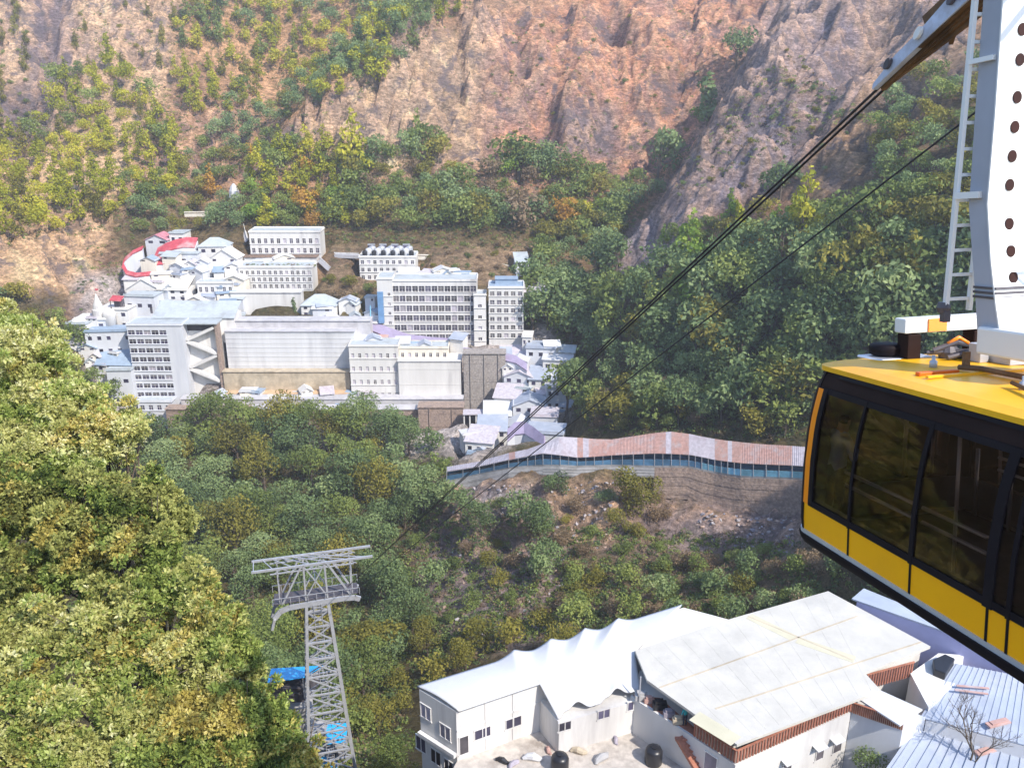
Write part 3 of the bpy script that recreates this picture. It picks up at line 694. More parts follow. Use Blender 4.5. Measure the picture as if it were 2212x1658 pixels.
def house(label, box, d, roof='flat', wm='white_wall', rm='grey_roof', deep=7, yaw=0, rows=1, cols=3, group='small white houses of the hill village', rh=None, name='house', cat='house', found=7):
    px0, pyt, px1, pyb = box; cx, zb, w, h = site(px0, px1, pyt, pyb, d, deep)
    e = empty(name, (cx, d, zb), R_(yaw), label=label, cat=cat, group=group)
    rh = rh if rh is not None else (0 if roof == 'flat' else h*.4); hw = max(h-rh, .8)
    k = MB(); k.box(-w/2, w/2, 0, deep, -found, hw)
    if roof == 'gable':
        k._add([(-w/2,.01,hw),(w/2,.01,hw),(0,.01,hw+rh-.02),(-w/2,deep-.01,hw),(w/2,deep-.01,hw),(0,deep-.01,hw+rh-.02)], [(0,1,2),(5,4,3)])
    k.build('wall', M[wm], e)
    r = MB()
    if roof == 'flat': r.box(-w/2-.3, w/2+.3, -.4, deep+.3, hw+.003, hw+.25); r.box(-w/2, w/2, -.1, .1, hw+.253, hw+.8)
    elif roof == 'gable':
        r.sheet([(-w/2-.4,-.5,hw-.3),(0,-.5,hw+rh),(0,deep+.4,hw+rh),(-w/2-.4,deep+.4,hw-.3)], .12); r.sheet([(0,-.5,hw+rh),(w/2+.4,-.5,hw-.3),(w/2+.4,deep+.4,hw-.3),(0,deep+.4,hw+rh)], .12)
    elif roof == 'shed': r.sheet([(-w/2-.4,-.6,hw-.1),(w/2+.4,-.6,hw-.1),(w/2+.4,deep+.3,hw+rh),(-w/2-.4,deep+.3,hw+rh)], .15)
    elif roof == 'hip':
        q = [(-w/2-.4,-.5,hw),(w/2+.4,-.5,hw),(w/2+.4,deep+.4,hw),(-w/2-.4,deep+.4,hw)]; a = (-w*.15, deep/2, hw+rh); b = (w*.15, deep/2, hw+rh)
        r._add(q+[a, b, ], [(0,1,5,4),(1,2,5),(2,3,4,5),(3,0,4),(3,2,1,0)])
    r.build('roof', M[rm], e)
    rs = random.Random(hash_(label)); ww = w/cols*.4; wh = min(1.3, hw/max(rows,1)*.42); me = None
    for i in range(rows):
        for c in range(cols):
            if rs.random() < .12: continue
            if me is None:
                mm = MB(); mm.box(-ww/2, ww/2, -.03, .02, 0, wh); mm.m = 1; mm.box(-ww/2-.1, ww/2+.1, -.16, -.033, wh+.02, wh+.12); me = mm.mesh('window', [M['dark_glass'], M[wm]])
            o = bpy.data.objects.new('window', me); COL.objects.link(o); o.parent = e; o.location = (-w/2+w*(c+.5)/cols, -.004, hw*(i+.35)/rows)
    if rows*cols and hw > 2 and w > 4:
        dd = MB(); dd.box(w*.36-.45, w*.36+.45, -.025, .02, 0.05, min(2.1, hw*.7)); dd.build('door', M['shop_dark'], e)
    return e
G = 'white multi-storey lodgings of the hill village'
facade('hotel_building', 'two-storey white block standing highest in the village, flat roof', 'building', (540,502,692,556), 336, 2, 11, deep=9, wf=.5, hf=.5, top=1.6, bot=.6, group=G)
wallbox('terrace_wall', 'white podium wall under the highest two-storey block', 'terrace', (528,556,684,571), 331, 4, cap='brown_earth')
facade('hotel_building', 'long three-row white block below the rooftop garden, left of the ramp', 'building', (517,578,675,627), 318, 3, 13, deep=9, wf=.55, hf=.55, top=.8, group=G, rail=True)
wallbox('terrace_wall', 'wide plain white wall under the three-row block beside the dark tree', 'wall', (500,632,652,683), 309, 4, cap='white_wall')
facade('hotel_building', 'small white block with one row of square windows above the grey-green roof', 'building', (428,612,505,660), 311, 2, 6, deep=6, wf=.5, hf=.5, top=.6, group=G)
E1 = facade('hostel_building', 'three-storey white hostel crowded with water tanks on its roof', 'building', (777,556,898,608), 322, 3, 9, deep=9, wf=.5, hf=.5, top=.5, group=G)
facade('hotel_building', 'large seven-storey white hotel with long balconies and a blue end strip', 'building', (850,607,1030,742), 300, 6, 13, deep=10, wf=.86, hf=.60, top=1.2, bot=.4, group=G, rail=True, sill=.24)
facade('hotel_tower', 'narrow white stair block at the left end of the large balconied hotel', 'building', (817,603,850,738), 299.4, 5, 2, deep=10, wf=.35, hf=.3, top=3.5, bot=2)
facade('hotel_tower', 'blank white stair tower between the large hotel and its right wing', 'building', (1024,638,1050,748), 298.6, 4, 1, deep=6, wf=.3, hf=.28, top=1.5, bot=1)
facade('hotel_building', 'six-storey white wing on the right end of the large hotel, blue rooftop', 'building', (1056,622,1131,745), 299, 6, 5, deep=9, wf=.62, hf=.5, top=.7, bot=1.8, group=G, rail=True, roof='blue_roof')
wallbox('rooftop_room', 'pale blue room on the roof of the right hotel wing', 'rooftop room', (1070,603,1118,620), 304, 4, 'blue_roof', found=0)
b = MB(); p0 = pt(821, 630, 298.6); p1 = pt(821, 697, 298.6); b.box(p0.x-1.0, p0.x+1.0, 298.2, 298.8, p1.z, p0.z); tag(b.build('banner', M['dull_blue_tarp']), 'tall vertical blue banner on the left end of the large hotel', 'banner')
b = MB(); p0 = pt(800, 660, 296); p1 = pt(800, 690, 296); b.bar(p1-Vector((0,0,3)), p0, .3); tag(b.build('pole', M['rail_cyan']), 'thin turquoise pole left of the blue hotel banner', 'pole')
facade('hostel_building', 'tall eight-storey building at the left of the village with dark window bands', 'building', (285,703,402,865), 282, 8, 5, deep=9, wf=.86, hf=.5, top=1.0, bot=.5, group=G, cols1=.72, wall='blue_white_wall')
facade('hostel_building', 'lowest white annex below the tall eight-storey building', 'building', (300,868,373,912), 277, 2, 4, deep=4, wf=.5, hf=.5, top=.5, group=G, wall='blue_white_wall')
house('wide grey-green pitched roof above the tall eight-storey building', (330,664,504,697), 290, 'shed', rm='grey_roof', deep=9, rows=0, rh=3.4, name='hall_roof_building', cat='building')
# big ribbed white wall and the tan wall beneath
wallbox('retaining_wall', 'huge plain white retaining wall with horizontal lines in mid village', 'wall', (490,716,768,803), 287, 4, 'pale_cool_wall', bands=9, cap='lavender_paving')
wallbox('retaining_wall', 'tan lower wall under the huge white retaining wall', 'wall', (484,803,756,851), 283.4, 3, 'tan_wall', cap='tan_wall')
wallbox('road_parapet', 'lavender paved terrace edge above the huge white wall', 'terrace', (492,693,800,713), 291, 5, 'lavender_paving', cap='lavender_paving')
wallbox('plinth_wall', 'orange-tinted strip wall along the foot of the tan wall', 'wall', (484,850,760,860), 280.5, 2.6, 'orange_wall')
wallbox('street_terrace', 'pale street terrace running along the foot of the village', 'terrace', (392,862,1000,884), 276, 4, 'lavender_paving')
wallbox('retaining_wall', 'brown stone retaining wall at the left foot of the village', 'wall', (362,884,545,950), 272.5, 4, 'stone_wall', bands=8)
wallbox('retaining_wall', 'grey-brown ribbed retaining wall at the middle foot of the village', 'wall', (545,884,905,962), 271, 4, 'stone_wall', ribs=4, cap='lavender_paving')
wallbox('retaining_wall', 'tall brown stone wall with steps at the right foot of the village', 'wall', (905,880,1002,985), 268, 5, 'stone_wall', ribs=2, bands=4)
wallbox('retaining_wall', 'arched brown stone wall under the curved purple canopy', 'wall', (1002,764,1092,882), 279, 5, 'stone_grey', ribs=3, bands=3)
# zigzag stair well
e = empty('stair_building', pt(445, 835, 284), label='open stair well with white zigzag flights beside the tall eight-storey building', cat='building')
w_, h_ = 11.5, pt(445,700,284).z-pt(445,835,284).z
PADS.append((e.location.x-7, e.location.x+7, 282, 292, e.location.z))
MB().box(-w_/2, w_/2, 3, 6, -6, h_).build('back_wall', M['white_wall'], e)
for s in (-1, 1): MB().box(s*w_/2-.5, s*w_/2+.5, 0, 2.997, -6, h_).build('pier', M['stone_wall'], e)
for i in range(4):
    s = 1 if i % 2 else -1; z0 = h_*(.08+.22*i); k = MB(); k.bar((-s*w_*.42, 1.2, z0), (s*w_*.42, 1.2, z0+h_*.2), 1.8, .9); k.build('stair_flight', M['white_wall'], e)
MB().box(-w_/2-.6, w_/2+.6, -.5, 6, h_+.003, h_+.4).build('roof', M['grey_roof'], e)
MB().box(-w_/2+.5, w_/2-.5, 2.9, 2.997, h_*.86, h_*.99).build('opening', M['shop_dark'], e)
# lower middle buildings
facade('hostel_building', 'low white building with reddish upper windows right of the huge white wall', 'building', (757,748,862,872), 281, 4, 7, deep=8, wf=.4, hf=.34, top=.8, bot=1, group=G, win='curtain')
wallbox('white_block', 'plain white building with two ledges beside the brown arched wall', 'building', (862,780,996,878), 279.5, 8, 'white_wall', bands=3)
facade('upper_storey', 'small white upper storey with brown windows on the low mid-village block', 'building', (862,752,968,778), 283, 1, 7, deep=7, wf=.4, hf=.4, top=.5, wall='cream_wall')
house('little cream house with red-brown roof behind the low mid-village block', (772,728,832,748), 288, 'hip', 'cream_wall', 'salmon_roof', rows=1, cols=4)
# left cluster: red roofs, temple, small houses
HS = [
 ('small white flat-roofed house above the red curved roof', (366,504,398,528), 338, 'flat', 'white_wall', 'grey_roof'),
 ('tiny pink-roofed shrine house at the top left of the village', (312,506,362,530), 337, 'gable', 'blue_white_wall', 'pink_roof'),
 ('grey-blue gabled house right of the red roofs', (428,516,492,552), 331, 'hip', 'white_wall', 'grey_roof'),
 ('white gabled house in front of the grey-blue gabled house', (452,538,512,580), 326, 'gable', 'white_wall', 'white_wall'),
 ('white house under the long red roof', (346,548,428,576), 327, 'flat', 'blue_white_wall', 'grey_roof'),
 ('white shed-roofed house left of the three-row block', (430,572,516,606), 320, 'shed', 'white_wall', 'white_wall'),
 ('pale house with slanting grey roof below the red roofs', (344,576,430,606), 320, 'shed', 'white_wall', 'grey_roof'),
 ('white house with gabled front at the left edge below the red crescent', (272,602,346,650), 312, 'gable', 'white_wall', 'white_wall'),
 ('white house with dark slanting window above the grey-green roof', (340,604,404,650), 310, 'shed', 'white_wall', 'cream_wall'),
 ('small cream house between the white slanted houses', (392,640,450,668), 306, 'gable', 'cream_wall', 'white_wall'),
 ('lavender-white house left of the grey-green roof', (268,640,336,676), 303, 'flat', 'blue_white_wall', 'grey_roof'),
 ('white block with domed top beside the temple spire', (214,668,280,712), 298, 'flat', 'white_wall', 'white_wall'),
 ('stepped white block at the far left below the spire', (164,690,232,740), 294, 'flat', 'blue_white_wall', 'white_wall'),
 ('lowest far-left white block with blue-grey awning', (188,716,286,770), 288, 'flat', 'blue_white_wall', 'blue_roof'),
 ('far-left white block partly behind the foreground tree', (146,700,190,760), 290, 'flat', 'white_wall', 'grey_roof'),
 ('blue-grey sloping roof left of the tall eight-storey building', (206,758,286,822), 283, 'shed', 'blue_white_wall', 'blue_roof'),
 ('white annex against the left side of the tall eight-storey building', (236,800,288,880), 279, 'flat', 'blue_white_wall', 'grey_roof'),
 ('small blue-roofed hut alone on the terrace behind the right wing', (1114,552,1142,580), 330, 'shed', 'blue_white_wall', 'grey_roof'),
 ('long white shed right of the hotel wing', (1130,620,1186,642), 306, 'shed', 'white_wall', 'pale_roof'),
 ('rounded white pavilion right of the dark village tree', (650,640,726,684), 304, 'hip', 'white_wall', 'grey_roof'),
 ('low white lodge between the hostel and the large hotel', (862,588,906,610), 314, 'flat', 'white_wall', 'white_wall'),
 ('pale upper gate house beside the curved canopy', (1128,728,1148,750), 290, 'flat', 'white_wall', 'white_wall'),
]
for i, (lb, bx, d, rf, wm, rm) in enumerate(HS):
    house(lb, bx, d, rf, wm, rm, deep=7, rows=1 if bx[3]-bx[1] < 40 else 2, cols=max(2, int((bx[2]-bx[0])/18)), rh=(ratio(bx[1])-ratio(bx[3]))*d*.45 if rf != 'flat' else None, yaw=random.uniform(-7, 7))
# stepping white roofs down to the walkway
ST = [(1090,760,1150,800,286),(1140,752,1196,800,284),(1176,764,1230,830,280),(1092,800,1150,850,276),(1146,806,1200,856,274),(1184,836,1222,884,270),(1070,846,1118,890,268),
      (1112,862,1176,914,262),(1050,884,1100,930,260),(1150,900,1200,944,252),(1036,916,1090,965,248),(1086,914,1140,944,250),(1008,940,1062,1008,240),(1140,936,1212,972,236)]
wn = ['first', 'second', 'third', 'fourth', 'fifth', 'sixth', 'seventh', 'eighth', 'ninth', 'tenth', 'eleventh', 'twelfth', 'thirteenth', 'lowest']
for i, (a, b_, c, dd, d) in enumerate(ST):
    rf = ['shed', 'flat', 'shed', 'gable'][i % 4]; rmn = ['pale_roof', 'metal_roof', 'membrane'][i % 3]
    house('%s from the top of the white stepped houses above the walkway, %s roof' % (wn[i], {'shed': 'single-pitched', 'flat': 'flat', 'gable': 'gabled'}[rf]), (a-4, b_, c+4, dd+4), d, rf, ['white_wall', 'blue_white_wall'][i % 2], rmn, deep=8,
          rows=1+(dd-b_ > 45), cols=3, group='white stepped houses above the walkway', rh=2.0 if rf != 'flat' else None, yaw=random.uniform(-14, 10))
# arc roofs
def arc_roof(label, pts, d, width, m, thick=.5, name='arc_roof', cat='roof', posts=True):
    "a curved roof strip following survey marks, carried on posts"
    e = empty(name, pt(pts[0][0], pts[0][1], d), label=label, cat=cat); o = e.location; P = [pt(a, b, dd)-o for a, b, dd in [(p[0], p[1], p[2] if len(p) > 2 else d) for p in pts]]
    k = MB()
    for a, b in zip(P, P[1:]): k.sheet([a, b, b+Vector((0, width, width*.55)), a+Vector((0, width, width*.55))], thick)
    k.build('roof', M[m], e)
    if posts:
        q = MB(); up = Vector((0, .35, -thick)); U = Vector((0, width*.9, width*.42-thick-.1))
        for a, b in zip(P, P[1:]):
            dn_ = Vector((0, 0, -9)); A, B, C, D = a+up, b+up, b+U, a+U
            q._add([A, B, C, D, A+dn_, B+dn_, C+dn_-Vector((0,0,U.z)), D+dn_-Vector((0,0,U.z))], [(0,1,2,3),(7,6,5,4),(0,4,5,1),(1,5,6,2),(2,6,7,3),(3,7,4,0)])
        q.build('wall', M['blue_white_wall'], e)
    return e
arc_roof('long red curved roof over the upper left temple path', [(332,556,326),(350,546,327),(372,538,328),(396,533,329),(420,534,330)], 328, 5, 'red_roof')
arc_roof('faded red roof strip beside the long red curved roof', [(328,574,321),(345,570,322),(364,570,322),(376,565,323)], 322, 4, 'red_roof')
arc_roof('bright pink-red crescent roof at the left edge of the village', [(306,538,327),(284,548,325),(268,562,323),(264,578,320),(272,592,317),(292,597,315),(322,594,315)], 322, 1.8, 'red_roof')
arc_roof('long purple-grey curved canopy over the steps right of the arched wall', [(1000,766,282),(1040,770,281),(1080,775,280),(1115,784,278),(1138,800,275)], 280, 3, 'purple_roof')
arc_roof('purple-grey peaked canopy at the head of the covered walkway', [(1096,953,234),(1112,938,236),(1132,936,236),(1152,948,232),(1176,968,226)], 232, 4, 'purple_roof')
arc_roof('purple canopy above the stepped houses near the large hotel', [(800,712,296),(840,728,294),(880,742,292),(930,748,291),(990,752,290)], 294, 4, 'purple_roof', posts=False)
# temple spire
p = pt(212, 668, 296); e = empty('temple_spire', p, label='white pointed temple spire with a small red flag at the left of the village', cat='temple')
MB().lathe([(2.1,-4),(2.1,0),(1.7,.4),(1.5,1.6),(1.0,3),(.45,4.6),(.15,5.3),(.05,5.6)], 12).build('spire', M['white_wall'], e, smooth=False)
MB().box(-.04,.04,-.04,.04,5.5,7.4).build('flag_pole', M['steel'], e); k = MB(); k.sheet([(.05,0,6.6),(1.1,.1,6.75),(1.1,.1,7.3),(.05,0,7.35)], .04); k.build('flag', M['red_roof'], e)
p = pt(236, 684, 296); e = empty('temple_dome', p, label='white domed shrine just right of the temple spire', cat='temple')
MB().lathe([(2.2,-4),(2.2,.2),(2.4,.8),(2.2,1.7),(1.5,2.5),(.5,3),(.1,3.5)], 14).build('dome', M['white_wall'], e, smooth=True)
p = pt(253, 656, 299); e = empty('canopy', p, label='small red canopy with dark opening beside the white dome', cat='canopy')
k = MB(); k.sheet([(-2,-1.5,1.6),(2,-1.5,1.3),(2,2,2.3),(-2,2,2.6)], .15); k.build('roof', M['red_roof'], e)
q = MB(); [q.bar((x, y, -4), (x, y, 1.4), .2) for x in (-1.7, 1.7) for y in (-1.2, 1.7)]; q.build('post', M['dark_steel'], e); MB().box(-1.6,1.6,1.2,1.4,-3,1.3).build('back_panel', M['shop_dark'], e)
# ramp and paths
def ramp(label, marks, w, m='white_wall'):
    P = [pt(*a) for a in marks]; e = empty('ramp', P[0], label=label, cat='ramp'); k = MB(); r = MB(); o = P[0]
    for a, b in zip(P, P[1:]):
        a, b = a-o, b-o; k.sheet([a, b, b+Vector((0,w,0)), a+Vector((0,w,0))], 1.2); r.bar(a+Vector((0,.1,.7)), b+Vector((0,.1,.7)), .14, .5)
    k.build('deck', M['lavender_paving' if m == 'white_wall' else m], e); r.build('parapet', M[m], e); return e
ramp('white ramp sloping down from the highest block to the hostel', [(690,560,330),(712,580,327),(745,603,322),(790,618,318)], 3)
ramp('short white path left of the hostel roof', [(722,550,333),(776,552,330)], 2)
ramp('long pale garden path above the large hotel', [(900,554,334),(960,556,335),(1040,566,336),(1100,578,334)], 1.2, 'cream_wall')
ramp('white path climbing the gully above the village', [(534,520,342),(528,496,348),(524,478,352),(520,462,357)], 2)
ramp('thin path across the slope left of the village top', [(398,462,362),(470,461,362),(540,463,360)], .8, 'cream_wall')
# roof tanks of the hostel
def tank(loc, s, m, label, group):
    e = empty('water_tank', loc, label=label, cat='water tank', group=group)
    MB().lathe([(.55*s,0),(.6*s,.1*s),(.6*s,1.0*s),(.5*s,1.18*s),(.2*s,1.26*s)], 12).build('barrel', M[m], e, smooth=True)
    MB().lathe([(.2*s,1.26*s),(.2*s,1.34*s)], 10).build('lid', M[m], e); return e
tk = []
ex, ez = E1.location.x, E1.location.z+pt(838,556,322).z-pt(838,608,322).z+.25
for i in range(16):
    tank((ex-8.5+i*1.15, 324+(i % 3)*1.9, ez), 1.5+.4*((i*7) % 3), ['black_plastic', 'steel', 'membrane'][(i*5) % 3], '%s water tank on the crowded hostel roof' % ['black', 'grey', 'white'][(i*5) % 3], 'water tanks on the hostel roof')
for i in range(4):
    e = empty('solar_heater', (ex-7+i*4.4, 329.5, ez), label='tilted solar water heater panel on the crowded hostel roof', cat='solar heater', group='solar heaters on the hostel roof')
    k = MB(); k.sheet([(-1.3,0,.6),(1.3,0,.6),(1.3,1.3,2.6),(-1.3,1.3,2.6)], .12); k.build('panel', M['dark_glass'], e); k = MB(); k.bar((-1.4,1.5,2.8),(1.4,1.5,2.8),.5); k.bar((-1.2,1.4,0),(-1.2,1.4,2.6),.1); k.bar((1.2,1.4,0),(1.2,1.4,2.6),.1); k.build('frame', M['steel'], e)
# blue tarps along the street
def tarp(label, marks, m, drop=2.2, thick=.08, legs=True, group=None):
    P = [pt(*a) for a in marks]; o = (P[0]+P[2])/2; e = empty('tarpaulin_awning', o, label=label, cat='awning', group=group)
    k = MB(); k.sheet([p-o for p in P], thick); k.build('tarpaulin', M[m], e)
    if legs:
        q = MB(); [q.bar(p-o-Vector((0,0,thick)), p-o-Vector((0,0,drop)), .1) for p in P]; q.build('post', M['steel'], e)
    return e
tarp('dull blue tarpaulin awning on the foot street of the village', [(722,880,274),(772,882,274),(764,866,278),(726,862,278)], 'dull_blue_tarp')
tarp('small dark blue awning left of the tall brown wall', [(890,888,273),(914,888,273),(912,878,275.5),(892,878,275.5)], 'dull_blue_tarp')
e = empty('pavilion', pt(1022,924,262), label='dark open pavilion with white columns right of the tall brown wall', cat='pavilion')
k = MB(); k.box(-3.2,3.2,-.4,4,4.6,4.9); k.build('roof', M['pale_roof'], e); k = MB(); k.box(-3,3,2.6,3.6,-5,4.6); k.build('back_wall', M['shop_dark'], e)
q = MB(); [q.box(x-.2,x+.2,0,.4,-5,4.597) for x in (-2.8,-1,1,2.8)]; q.build('column', M['white_wall'], e)
# ---------------- covered walkway ----------------
WN = [(965,1038,1018,1008,222),(1036,1022,1007,996,218),(1099,1009,993,978,213),(1140,1005,985,970,211),(1173,1003,979,958,209),(1210,1003,983,943,207),(1247,1005,988,945,206),(1284,1004,986,948,205),(1321,1003,983,949,204),
      (1368,1004,981,942,202),(1414,1005,979,935,200),(1450,1005,980,932,198.5),(1488,1006,982,937,197),(1516,1012,987,943,195.5),(1544,1018,993,948,194),(1572,1023,997,952,192),(1600,1027,1000,955,190),(1655,1029,1003,960,187),(1711,1031,1005,963,184),(1780,1036,1010,968,180),(1850,1044,1018,976,176),(1930,1056,1028,986,171)]
o0 = pt(1414, 1005, 200)
we = empty('covered_walkway', o0, label='long winding covered walkway with pink and pale sheet roof and blue rail panels', cat='walkway')
WB_ = [(pt(a, b, y)-o0, pt(a, c, y)-o0, pt(a, t, y+4.2)-o0) for a, b, c, t, y in WN]
roofm = ['pale_roof']*6+['salmon_roof']*6+['pale_roof']*2+['salmon_roof']*4+['pale_roof']*4
for i in range(len(WB_)-1):
    (b0, e0, t0), (b1, e1, t1) = WB_[i], WB_[i+1]; n = 3
    for j in range(n):
        f0, f1 = j/n, (j+1)/n; k = MB(); k.sheet([e0.lerp(e1,f0), e0.lerp(e1,f1), t0.lerp(t1,f1), t0.lerp(t1,f0)], .12)
        nm = roofm[i]
        if (i*3+j) % 13 == 6: nm = 'pale_roof' if nm == 'salmon_roof' else 'salmon_roof'
        for r_ in range(5): g0 = f0+(f1-f0)*(r_+.5)/5; k.bar(e0.lerp(e1,g0)+Vector((0,0,.05)), t0.lerp(t1,g0)+Vector((0,0,.05)), .12, .12)
        k.build('roof_sheet', M[nm], we)
    k = MB(); k.sheet([b0, b1, b1+Vector((0,4.2,0)), b0+Vector((0,4.2,0))], .5); k.build('deck', M['grey_concrete'], we)
    k = MB(); h0 = (e0-b0)*.5; h1 = (e1-b1)*.5; th = Vector((0,.1,0)); k._add([b0, b1, b1+h1, b0+h0, b0+th, b1+th, b1+h1+th, b0+h0+th], [(0,1,2,3),(7,6,5,4),(0,4,5,1),(3,2,6,7),(1,5,6,2),(3,7,4,0)])
    k.build('rail_panel', M['rail_cyan' if i > 12 else 'rail_blue'], we)
    k = MB(); k.bar(b0, e0, .16); mid = b0.lerp(b1,.5); k.bar(mid, e0.lerp(e1,.5), .12); k.build('post', M['steel'], we)
    k = MB(); k.bar(e0+Vector((0,.1,-.05)), e1+Vector((0,.1,-.05)), .14); k.build('eave_beam', M['dark_steel'], we)
    k = MB(); k._add([b0+Vector((0,4.1,-.5)), b1+Vector((0,4.1,-.5)), t1-Vector((0,.1,.3)), t0-Vector((0,.1,.3)), b0+Vector((0,4.4,-.5)), b1+Vector((0,4.4,-.5)), t1+Vector((0,.2,-.3)), t0+Vector((0,.2,-.3))], [(0,1,2,3),(7,6,5,4),(0,4,5,1),(3,2,6,7)]); k.build('back_wall', M['rail_blue'], we)
    bw = b0+o0; bx = b1+o0
    if i >= 9: PADS.append((min(bw.x,bx.x)-.3, max(bw.x,bx.x)+.3, min(bw.y,bx.y)-3.2, min(bw.y,bx.y)-.4, min(bw.z,bx.z)-8.5))
    if True:
        PADS.append((min(bw.x,bx.x)-.3, max(bw.x,bx.x)+.3, min(bw.y,bx.y)-.8, max(bw.y,bx.y)+5, min(bw.z,bx.z)-.4))
def under_wall(label, i0, i1, drops, m, batter=.14):
    e = empty('retaining_wall', WB_[i0][0]+o0, label=label, cat='wall'); off = WB_[i0][0]; k = MB()
    for i in range(i0, i1):
        a, b = WB_[i][0]-off, WB_[i+1][0]-off; da, db = drops(i), drops(i+1); u = Vector((0,0,-.52)); q = 7
        for j in range(q):
            f0, f1 = j/q, (j+1)/q
            P = [a+u+Vector((0,-batter*da*f0-.11*(j%2),-da*f0)), b+u+Vector((0,-batter*db*f0-.11*(j%2),-db*f0)), b+u+Vector((0,-batter*db*f1-.11*(j%2),-db*f1)), a+u+Vector((0,-batter*da*f1-.11*(j%2),-da*f1))]
            back = Vector((0,2.2,0)); k._add(P+[p+back for p in P], [(3,2,1,0),(4,5,6,7),(0,1,5,4),(1,2,6,5),(2,3,7,6),(3,0,4,7)])
    k.build('masonry', M[m], e); return e
under_wall('banded brown stone wall under the pink part of the walkway', 10, 20, lambda i: 9.5 if i > 12 else 8, 'stone_wall')
under_wall('pale grey concrete wall under the left end of the walkway', 0, 4, lambda i: 5-.4*i, 'grey_concrete')
under_wall('rubble wall under the middle of the walkway', 4, 10, lambda i: 2.6, 'grey_concrete')
# small rooms and sheds packed between the larger houses
crs = random.Random(44)
for poly, n, d0, d1, lb in (((262,560,512,700),34,322,300,'small white room packed among the roofs left of the three-row block'),((150,690,285,800),12,294,283,'small white room packed among the far-left village blocks'),
        ((1090,750,1226,900),16,285,266,'small white room wedged between the stepped white houses'),((1010,930,1200,1000),8,246,236,'small white kiosk at the lower end of the stepped houses'),((655,650,812,706),10,306,298,'low white room beside the garden left of the large hotel'),((560,560,690,580),3,329,325,'small roof room on the terrace below the highest block'),
        ((870,590,1010,606),7,311,309,'rooftop room on the large hotel'),((770,735,990,762),9,288,284,'rooftop room behind the low mid-village block'),((400,848,800,866),10,279,278,'small stall on the foot street of the village')):
    for i in range(n):
        x = crs.uniform(poly[0], poly[2]); f = (i+.5)/n; y = poly[1]+(poly[3]-poly[1])*f; w = crs.uniform(10, 22); h = crs.uniform(9, 17)
        if 'stall' in lb: w, h = crs.uniform(10, 18), 7
        house(lb, (x-w, y-h, x+w, y), d0+(d1-d0)*f, crs.choice(['flat','shed','gable','flat']), crs.choice(['white_wall','blue_white_wall','white_wall','cream_wall']), crs.choice(['white_wall','grey_roof','pale_roof','membrane','blue_roof','metal_roof']), deep=4, yaw=crs.uniform(-25, 25), rows=1, cols=2, group=lb, rh=1.2, name='rooftop_room' if 'rooftop' in lb else 'small_room', cat='room', found=5)
# freestanding village rocks and pylon
p = pt(506, 415, 366); k = MB(); k.lathe([(2.2,-2),(2.0,.5),(1.3,2.2),(.4,3.4)], 7); tag(k.build('rock', M['membrane']), 'white boulder patch in the gully above the village', 'rock').location = p
# ---------------- cable tower ----------------
tp = pt(684, 1290, 91); e = empty('cable_tower', tp-Vector((0,0,44)), R_(15), label='grey steel lattice ropeway tower rising from the wooded gully', cat='tower')
H0 = 44.0; zt = H0; zb = 0
def legp(sx, sy, z):
    t = max(0, (H0-z))/44.0; w = 1.25+2.9*t; return Vector((sx*w, sy*w, z))
for sx in (-1, 1):
    for sy in (-1, 1):
        k = MB(); k.bar(legp(sx,sy,-3), legp(sx,sy,H0), .34); k.build('leg', M['steel'], e)
k = MB(); z = 2.0; i = 0
while z < H0-1:
    st = 1.9+2.2*(H0-z)/44; z2 = min(z+st, H0-.2)
    for a, b in (((-1,-1),(1,-1)),((1,-1),(1,1)),((1,1),(-1,1)),((-1,1),(-1,-1))):
        k.bar(legp(*a, z), legp(*b, z2), .13); k.bar(legp(*b, z), legp(*a, z2), .13); k.bar(legp(*a, z2), legp(*b, z2), .2)
    z = z2; i += 1
k.build('bracing', M['steel'], e)
k = MB()
for s in (-.45, .45): k.bar((s, -1.9, 0), (s, -1.5, H0), .07)
for j in range(100): k.bar((-.45, -1.9+.4*j/100, H0*j/100), (.45, -1.9+.4*j/100, H0*j/100), .05)
k.build('ladder', M['steel'], e)
# platform girder, curved down at its ends to carry the rope saddles
for sy in (-1.3, 1.3):
    k = MB(); P = [(-5.4,-2.6),(-5.0,-1.2),(-4.3,-.35),(-3.2,.0),(0,.15),(3.2,.2),(4.4,.1),(5.0,-.2)]
    for a, b in zip(P, P[1:]): k.bar((a[0],sy,H0+a[1]), (b[0],sy,H0+b[1]), .28, .6)
    k.build('saddle_girder', M['steel'], e)
k = MB(); k.box(-4.9,4.9,-1.15,1.15,H0+.5,H0+.6); k.build('catwalk', M['dark_steel'], e)
k = MB()
for sy in (-1.5,1.5):
    k.bar((-5,sy,H0+1.5),(5,sy,H0+1.5),.06)
    for j in range(11): k.bar((-5+j,sy,H0+.6),(-5+j,sy,H0+1.5),.06)
k.build('railing', M['steel'], e)
k = MB()
for sx in (-1,1):
    for sy in (-1,1):
        k.bar((sx*1.25,sy*1.2,H0+.6),(sx*1.2,sy*1.2,H0+5.3),.2); k.bar((sx*3.9,sy*1.2,H0+.6),(sx*1.5,sy*1.2,H0+5.2),.2); k.bar((sx*4.2,sy*1.2,H0+.6),(sx*4.2,sy*1.2,H0+5.1),.12)
        k.bar((sx*1.25,sy*1.2,H0+.8),(-sx*1.2,sy*1.2,H0+5.2),.12)
k.bar((0,-1.2,H0+2.8),(0,1.2,H0+2.8),.1)
k.build('upper_frame', M['steel'], e)
